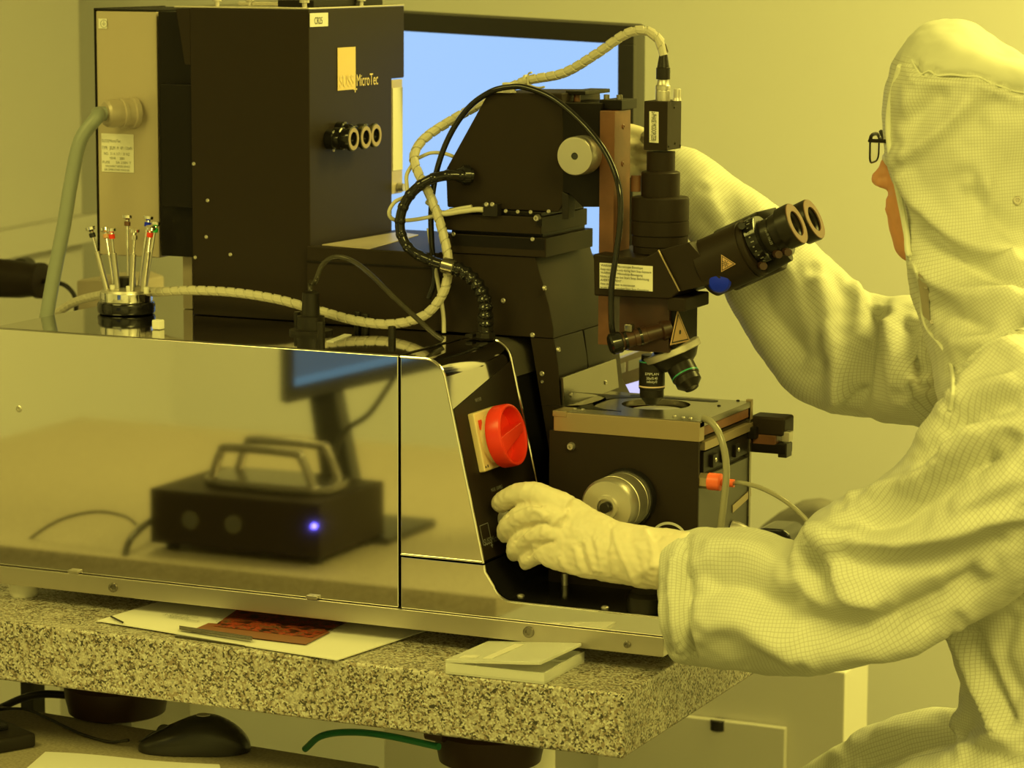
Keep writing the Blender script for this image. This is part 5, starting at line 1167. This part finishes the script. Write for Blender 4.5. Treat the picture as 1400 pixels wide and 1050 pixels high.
# cloth coordinates for the woven grid: along and around the nearest limb axis
bd = np.full(len(co), 1e9); uu = np.zeros(len(co)); vv = np.zeros(len(co))
for nm, cs, ws in axes_:
    if nm in ('waist_drape', 'elbow_puff'): continue
    C_ = np.array([tuple(c) for c in cs]); S_ = np.concatenate([[0], np.cumsum(np.linalg.norm(np.diff(C_, axis=0), axis=1))])
    # dense resampling of the axis, with gliding side directions
    s_d = np.arange(0, S_[-1], .012); Cd = np.stack([np.interp(s_d, S_, C_[:, k]) for k in range(3)], 1)
    Wd = np.interp(s_d, S_, [w.x for w in ws]); Dd = np.interp(s_d, S_, [w.y for w in ws])
    T = np.gradient(Cd, axis=0); T /= np.linalg.norm(T, axis=1)[:, None]
    V = Cd-CM; V /= np.linalg.norm(V, axis=1)[:, None]
    A = np.cross(T, V); A /= np.linalg.norm(A, axis=1)[:, None]; B = np.cross(A, T); B *= -np.sign((B@FW))[:, None]
    d2 = ((co[:, None, :]-Cd[None])**2).sum(2); j = d2.argmin(1); dm = d2[np.arange(len(co)), j]
    w_ = np.exp(-(d2-dm[:, None])/(.030**2)); w_ /= w_.sum(1)[:, None]
    c0 = w_@Cd; s0 = w_@s_d; t0 = w_@T; a0 = w_@A; b0 = w_@B; wr_ = w_@Wd; dr_ = w_@Dd; d = co-c0
    x_ = (d*a0).sum(1)/wr_; y_ = (d*b0).sum(1)/dr_; th = np.arctan2(x_, y_)
    # arc length of the mean ellipse
    tt = np.linspace(-PI, PI, 361); mw, md = Wd.mean(), Dd.mean(); ar = np.concatenate([[0], np.cumsum(np.hypot(mw*np.cos(tt[:-1]), md*np.sin(tt[:-1]))*(tt[1]-tt[0]))]); ar -= ar[180]
    key_ = np.sqrt(dm)/np.maximum((wr_+dr_)/2, .03); m = key_ < bd
    bd[m] = key_[m]; uu[m] = (s0+(d*t0).sum(1)*.8)[m]; vv[m] = np.interp(th, tt, ar)[m]
plain = np.zeros(len(co)); P_ = project(co)
capx = [1180, 1246, 1259, 1290, 1335, 1365, 1405, 1500]; capy = [60, 82, 101, 101, 105, 117, 126, 150]
plain[(P_[:, 1] < np.interp(P_[:, 0], capx, capy)) & (co[:, 2] > 1.5)] = 1
at_ = cme.attributes.new('cloth', 'FLOAT_VECTOR', 'POINT'); at_.data.foreach_set('vector', np.stack([uu, vv, plain], 1).ravel())
cm_ = bpy.data.materials.new('cleanroom_fabric'); cm_.use_nodes = True; nt = cm_.node_tree; b_ = nt.nodes['Principled BSDF']; Lk = nt.links.new
an = nt.nodes.new('ShaderNodeAttribute'); an.attribute_name = 'cloth'; sx_ = nt.nodes.new('ShaderNodeSeparateXYZ'); Lk(an.outputs['Vector'], sx_.inputs[0])
def mth(op, a, b=None, c=None):
    n = nt.nodes.new('ShaderNodeMath'); n.operation = op
    for i, v in enumerate((a, b, c)):
        if v is None: continue
        if isinstance(v, (int, float)): n.inputs[i].default_value = v
        else: Lk(v, n.inputs[i])
    return n.outputs[0]
def line(o): 
    f = mth('FRACT', mth('MULTIPLY', o, 1/.0036)); return mth('LESS_THAN', f, .18)
g_r = mth('MULTIPLY', mth('MAXIMUM', line(sx_.outputs[0]), line(sx_.outputs[1])), mth('SUBTRACT', 1.0, sx_.outputs[2]))
mx = nt.nodes.new('ShaderNodeMixRGB'); mx.inputs[1].default_value = (.70, .71, .63, 1); mx.inputs[2].default_value = (.40, .38, .32, 1); Lk(mth('MULTIPLY', g_r, .55), mx.inputs[0]); Lk(mx.outputs[0], b_.inputs['Base Color'])
b_.inputs['Roughness'].default_value = .62; b_.inputs['Specular IOR Level'].default_value = .25
cov = add_mesh('coverall', cme, cm_, pe_)
bvh = BVHTree.FromPolygons([Vector(c) for c in co], [tuple(p.vertices) for p in cme.polygons])
def on_cloth(x, y, off=.001):
    d = ray(x, y).normalized(); h = bvh.ray_cast(CAM, d)
    return (h[0]-d*off) if h[0] is not None else at(x, y, Y=.15)
# placket, collar edge, snaps
pk = [(1241, 352), (1250, 372), (1256, 400), (1258, 430), (1266, 452), (1284, 474), (1297, 500), (1300, 530), (1296, 560)]
pts = [on_cloth(x+3, y, .002) for x, y in pk]
M['cloth'] = mat('plain_cloth', (.74, .75, .66), .6); M['clothd'] = mat('inner_cloth', (.50, .44, .34), .7)
obj('placket_edge', tube(pts, .0021, 8, 6), M['cloth'], pe_)
obj('placket_gap', prism([on_cloth(x, y, .0012) for x, y in ((1248, 362), (1262, 380), (1270, 398), (1270, 420), (1272, 440), (1262, 432), (1259, 400), (1254, 376))], -fwd*.0006, 0), M['clothd'], pe_)
def snap(x, y, r, nm='snap'):
    p = on_cloth(x, y, .0015); n = -(p-CAM).normalized()
    obj(nm, lathe(p, n, [(-.002, r), (.0012, r), (.002, r*.8), (.002, r*.55), (.0006, r*.5), (.0006, r*.3), (.002, r*.2), (.002, 0)], 20), M['alu'], pe_)
for x, y, r in ((1391, 274, .0048), (1266, 392, .0026), (1267, 404, .0026), (1274, 440, .0026)): snap(x, y, r)
rimp = [(1226, 92), (1213, 118), (1207, 150), (1206, 178), (1210, 205), (1218, 232), (1226, 262), (1231, 292), (1235, 322), (1241, 350)]
rn = [on_cloth(x+4, y, .0015) for x, y in rimp]
for _ in range(4): rn = [rn[0]]+[(a+b*2+c)/4 for a, b, c in zip(rn, rn[1:], rn[2:])]+[rn[-1]]
far_r = [Vector((p.x+.0, .40-p.y, p.z)) for p in rn]
obj('hood_rim', tube(rn+[Vector((rn[-1].x+.004, .20, rn[-1].z-.004))]+far_r[::-1]+[Vector((rn[0].x-.006, .20, rn[0].z+.004)), rn[0]], .0036, 8, 6), M['cloth'], pe_)
seam = [on_cloth(x, y, .0012) for x, y in ((1246, 82), (1254, 96), (1260, 101), (1270, 97), (1281, 103), (1300, 102), (1320, 104), (1337, 105), (1352, 112), (1368, 118), (1385, 124), (1402, 127))]
obj('hood_seam', tube(seam, .0011, 6, 4), M['cloth'], pe_)
# ---- body under the coverall: head with face, neck, trunk, arms (one continuous mesh)
HCn = at(1322, 205, Y=.20); hx, hz = HCn.x, HCn.z
def fx(x, y, Y=.2): p = at(x, y, Y=Y); return p
nose = fx(1193, 245); bm_body = [ellipsoid((hx+.006, .2, hz+.018), (.084, .072, .086)), ellipsoid((hx-.015, .2, hz-.035), (.072, .052, .085))]
lipp = fx(1217, 278); bm_body.append(ellipsoid((lipp.x+.038, .2, lipp.z-.010), (.040, .034, .055)))
chin = fx(1224, 330); bm_body.append(ellipsoid((chin.x+.026, .2, chin.z+.002), (.028, .028, .026)))
bm_body.append(ellipsoid((nose.x+.010, .2, nose.z+.001), (.012, .0125, .010)))            # nose tip
for s in (-1, 1): bm_body.append(ellipsoid((nose.x+.016, .2+s*.011, nose.z-.002), (.010, .007, .008)))   # nostril wings
br = fx(1213, 200); dv = Vector((nose.x+.012, .2, nose.z+.004))-Vector((br.x+.010, .2, br.z))
bm_body.append(tube([Vector((br.x+.012, .2, br.z)), Vector((br.x+.009, .2, br.z))+dv*.5, Vector((nose.x+.011, .2, nose.z+.002))], .0085, 12, 5))
for z, r in ((.004, .0075), (-.006, .0080)): bm_body.append(ellipsoid((lipp.x+.003, .2, lipp.z+z), (.0065, .024, .0055)))
for s in (-1, 1):
    bm_body.append(ellipsoid((hx-.042, .2+s*.022, hz-.035), (.028, .020, .026)))          # cheeks
    bm_body.append(ellipsoid((hx+.010, .2+s*.078, hz-.010), (.016, .008, .030)))          # ears
bm_body.append(ellipsoid((hx-.066, .2, hz+.035), (.020, .050, .014)))                      # brow
nk_ = fx(1372, 400); bm_body.append(tube([Vector((hx+.020, .2, hz-.04)), nk_, fx(1420, 520)], .054, 16, 5))
for ch in ([(1400, 470, .2, 90, .12), (1430, 560, .2, 125, .16), (1440, 700, .2, 120, .14), (1448, 860, .2, 115, .13), (1452, 1020, .2, 120, .15)],
           [(1440, 540, .03, 48, 0), (1370, 640, .01, 46, 0), (1290, 740, .005, 42, 0), (1215, 800, .005, 38, 0), (1100, 805, .005, 36, 0), (960, 780, .0, 30, 0), (900, 768, -.002, 26, 0)],
           [(1360, 500, .35, 48, 0), (1250, 500, .39, 42, 0), (1150, 472, .41, 38, 0), (1060, 380, .405, 32, 0), (960, 270, .39, 26, 0), (905, 228, .385, 22, 0)],
           [(1450, 1060, .12, 75, 0), (1300, 1110, .08, 70, 0), (1170, 1180, .08, 60, 0), (1112, 1260, .08, 52, 0), (1114, 1450, .08, 42, 0), (1120, 1600, .08, 34, 0)],
           [(1440, 1060, .28, 75, 0), (1280, 1070, .32, 66, 0), (1130, 1125, .32, 58, 0), (1090, 1220, .32, 50, 0), (1096, 1400, .32, 42, 0), (1105, 1545, .32, 34, 0)]):
    bm_body.append(loft(ch, 20)[0])
bme = fuse(bm_body, .0042, 3); body = add_mesh('body', bme, M['skin'], pe_)
for s in (-1, 1):
    e = Vector((br.x+.018, .2+s*.032, br.z-.010)); obj('eye', join(ellipsoid(e, (.012, .012, .012)), ellipsoid(e+Vector((-.0095, 0, 0)), (.004, .0052, .0052))), M['label'], pe_)
    obj('eyebrow', tube([Vector((br.x+.004, .2+s*.016, br.z+.014)), Vector((br.x+.003, .2+s*.034, br.z+.018)), Vector((br.x+.012, .2+s*.050, br.z+.012))], .0024, 6, 4), M['ink'], pe_)
obj('nostril', ellipsoid(Vector((nose.x+.013, .1875, nose.z-.0058)), (.0026, .0014, .0014)), M['ink'], pe_)
# ---- glasses
gg = obj('glasses', BM(), M['blackp'], pe_) if 0 else None
def lens_loop(s):
    yo, yi = .2+s*.062, .2+s*.012; zt_l, zb_l = at(1190, 185, Y=.14).z, at(1195, 224, Y=.14).z
    xo = at(1188, 195, Y=.14).x; pts = []
    for k in range(28):
        a = 2*PI*k/28; c_, s2 = math.cos(a), math.sin(a)
        y = (yo+yi)/2+s*(abs(yo-yi)/2)*math.copysign(abs(c_)**.55, c_); z = (zt_l+zb_l)/2+(zt_l-zb_l)/2*math.copysign(abs(s2)**.55, s2)
        pts.append(Vector((xo+.006*((abs(y-.2)/.062)**2)-.004, y, z)))
    return pts
gb = None
for s in (-1, 1):
    L_ = lens_loop(s); g1 = tube(L_+[L_[0]], .0011, 6, 0)
    top = sorted(L_, key=lambda p: -p.z)[:9]; top = sorted(top, key=lambda p: p.y); join(g1, tube(top, .0020, 6, 0))
    o_c = max(L_, key=lambda p: abs(p.y-.2)+p.z); o_c = Vector((o_c.x, .2+s*.064, at(1190, 192, Y=.14).z))
    join(g1, tube([o_c, o_c+Vector((.010, s*.001, .0)), o_c+Vector((.10, s*.008, -.002)), o_c+Vector((.125, s*.008, -.020))], .0022, 6, 4))
    gb = g1 if gb is None else join(gb, g1)
    lensobj = obj('lens', prism(L_, Vector((-.0012, 0, 0)), 0), M['lens'], pe_)
zb2 = at(1203, 193, Y=.2).z; xo = at(1188, 195, Y=.14).x-.004
join(gb, tube([Vector((xo, .188, zb2)), Vector((xo-.002, .2, zb2+.003)), Vector((xo, .212, zb2))], .0016, 6, 4))
obj('glasses_frame', gb, M['blackp'], pe_)
# ---- near glove (left hand on the console knob)
GL = [
 [(940, 768, .0, 41, .030), (915, 765, -.002, 42, .031), (885, 762, -.004, 42, .030), (858, 757, -.005, 42, .028), (835, 753, -.004, 43, .026), (800, 742, .0, 47, .023), (770, 729, .006, 51, .020), (748, 718, .012, 46, .017), (738, 716, .016, 34, .013)],
 [(775, 697, .006, 20, .014), (748, 682, .005, 18, .0145), (724, 674, .008, 16, 0), (702, 678, .017, 14.5, 0), (687, 686, .029, 14, 0), (683, 690, .036, 12.5, 0)],
 [(772, 712, .0, 19, .015), (744, 702, -.003, 17.5, .015), (716, 705, .003, 16.5, 0), (698, 717, .013, 15.5, 0), (692, 729, .025, 13.5, 0), (694, 733, .031, 11, 0)],
 [(780, 734, .0, 20, .015), (754, 729, -.003, 18, .015), (728, 733, .003, 16.5, 0), (710, 745, .013, 15.5, 0), (704, 755, .024, 12.5, 0), (706, 758, .030, 10, 0)],
 [(795, 758, .004, 19, .014), (766, 752, .001, 17.5, .014), (742, 755, .006, 15.5, 0), (724, 763, .014, 13.5, 0), (719, 769, .022, 11, 0), (722, 771, .027, 9, 0)],
 [(800, 725, .020, 24, .016), (770, 705, .040, 18, 0), (742, 700, .055, 15, 0), (718, 704, .062, 13.5, 0), (700, 710, .064, 11, 0)]]
gm = fuse([loft(c, 24)[0] for c in GL], .0015, 3)
GF = [([(742, 692), (728, 690), (712, 692), (700, 700), (690, 705)], -.0030, 2.6), ([(750, 715), (734, 716), (720, 724), (708, 735), (702, 742)], -.0030, 2.6), ([(758, 741), (742, 743), (730, 752), (720, 763)], -.0030, 2.6),
      ([(838, 715), (831, 740), (830, 770), (838, 800)], -.0016, 4), ([(836, 718), (846, 750), (864, 790), (872, 806)], .0020, 4), ([(866, 716), (862, 740), (872, 770), (880, 805)], -.0018, 6), ([(880, 720), (892, 750), (890, 780)], .0024, 6), ([(898, 730), (905, 765), (918, 800)], -.0022, 6), ([(868, 790), (890, 775), (920, 770)], .0016, 5), ([(855, 730), (880, 735), (915, 728)], -.0014, 5),
      ([(765, 760), (775, 780), (790, 788)], .002, 4), ([(785, 745), (792, 770), (800, 786)], .0022, 4), ([(800, 738), (808, 765), (815, 784)], .0022, 4), ([(815, 735), (820, 765), (822, 785)], .0020, 4), ([(792, 745), (800, 770), (808, 786)], -.0018, 3),
      ([(725, 695), (745, 706), (740, 735)], .0020, 4), ([(742, 735), (760, 712), (775, 700)], .0018, 3.5), ([(715, 735), (740, 712), (748, 700)], .0018, 3.5)]
folds(gm, GF); ripple(gm, .0013, 55, (1, 1, 1), 5.0); ripple(gm, .0007, 160, (1, 1, 1), 9.0)
lg_ = add_mesh('glove', gm, M['glove'], pe_)
# ---- far glove (right hand behind the camera column)
GR = [[(925, 243, .385, 30, .026), (905, 226, .385, 30, .026), (888, 210, .38, 31, .022), (876, 204, .378, 26, .018)],
      [(890, 192, .38, 12, 0), (872, 182, .378, 10.5, 0), (855, 178, .37, 9.5, 0), (842, 184, .36, 8.5, 0)],
      [(888, 204, .375, 12, 0), (868, 198, .372, 11, 0), (850, 198, .362, 10, 0), (838, 204, .35, 9, 0)],
      [(888, 218, .375, 12, 0), (870, 215, .372, 11, 0), (852, 216, .362, 10, 0), (842, 222, .35, 9, 0)],
      [(892, 230, .378, 11, 0), (876, 232, .375, 10, 0), (862, 234, .366, 9, 0), (852, 238, .356, 8, 0)],
      [(905, 205, .36, 13, 0), (892, 192, .345, 11, 0), (880, 186, .335, 10, 0)]]
gr = fuse([loft(c, 16)[0] for c in GR], .0026, 3); folds(gr, [([(892, 200), (880, 194), (868, 190)], -.003, 4), ([(895, 212), (880, 208), (866, 207)], -.003, 4), ([(896, 226), (882, 224), (868, 225)], -.003, 4)])
add_mesh('glove', gr, M['glove'], pe_)
# shoes
for y, px_ in ((.08, 1120), (.32, 1105)):
    q = at(px_, 1580 if y < .2 else 1520, Y=y)
    ft = (q.x, q.y, .30); sh = fuse([ellipsoid((q.x-.03, y, .335), (.13, .045, .036)), ellipsoid((q.x+.03, y, .36), (.055, .042, .065))], .006, 4); add_mesh('shoe', sh, M['white'], pe_)
# lab stool
so = thing('lab_stool', 'tall black lab stool under the seated person', 'stool', (.80, .2, 0))
hip = at(1455, 1060, Y=.2); zs = hip.z-.145
obj('seat', lathe((hip.x+.02, .2, zs-.06), ZP, [(0, .17), (.01, .19), (.045, .195), (.058, .18), (.06, 0)], 36), M['blackp'], so)
obj('column', cyl((hip.x+.02, .2, .10), (hip.x+.02, .2, zs-.06), .028), M['chrome'], so)
for k in range(5):
    a = 2*PI*k/5; d = Vector((math.cos(a), math.sin(a), 0)); c = Vector((hip.x+.02, .2, 0))
    obj('leg', tube([c+ZP*.10, c+d*.15+ZP*.085, c+d*.28+ZP*.06], .016, 8, 4), M['chrome'], so); obj('castor', cyl(c+d*.28+Vector((-d.y, d.x, 0))*.012+ZP*.028, c+d*.28-Vector((-d.y, d.x, 0))*.012+ZP*.028, .028), M['blackp'], so)
rr = obj('foot_ring', tube([Vector((hip.x-.22+.16*math.cos(a), .2+.2*math.sin(a), .288)) for a in np.linspace(0, 2*PI, 25)], .011, 8, 0), M['chrome'], so)
obj('ring_arm', tube([Vector((hip.x+.02, .2, .288)), Vector((hip.x-.07, .2, .288))], .010, 8, 0), M['chrome'], so)
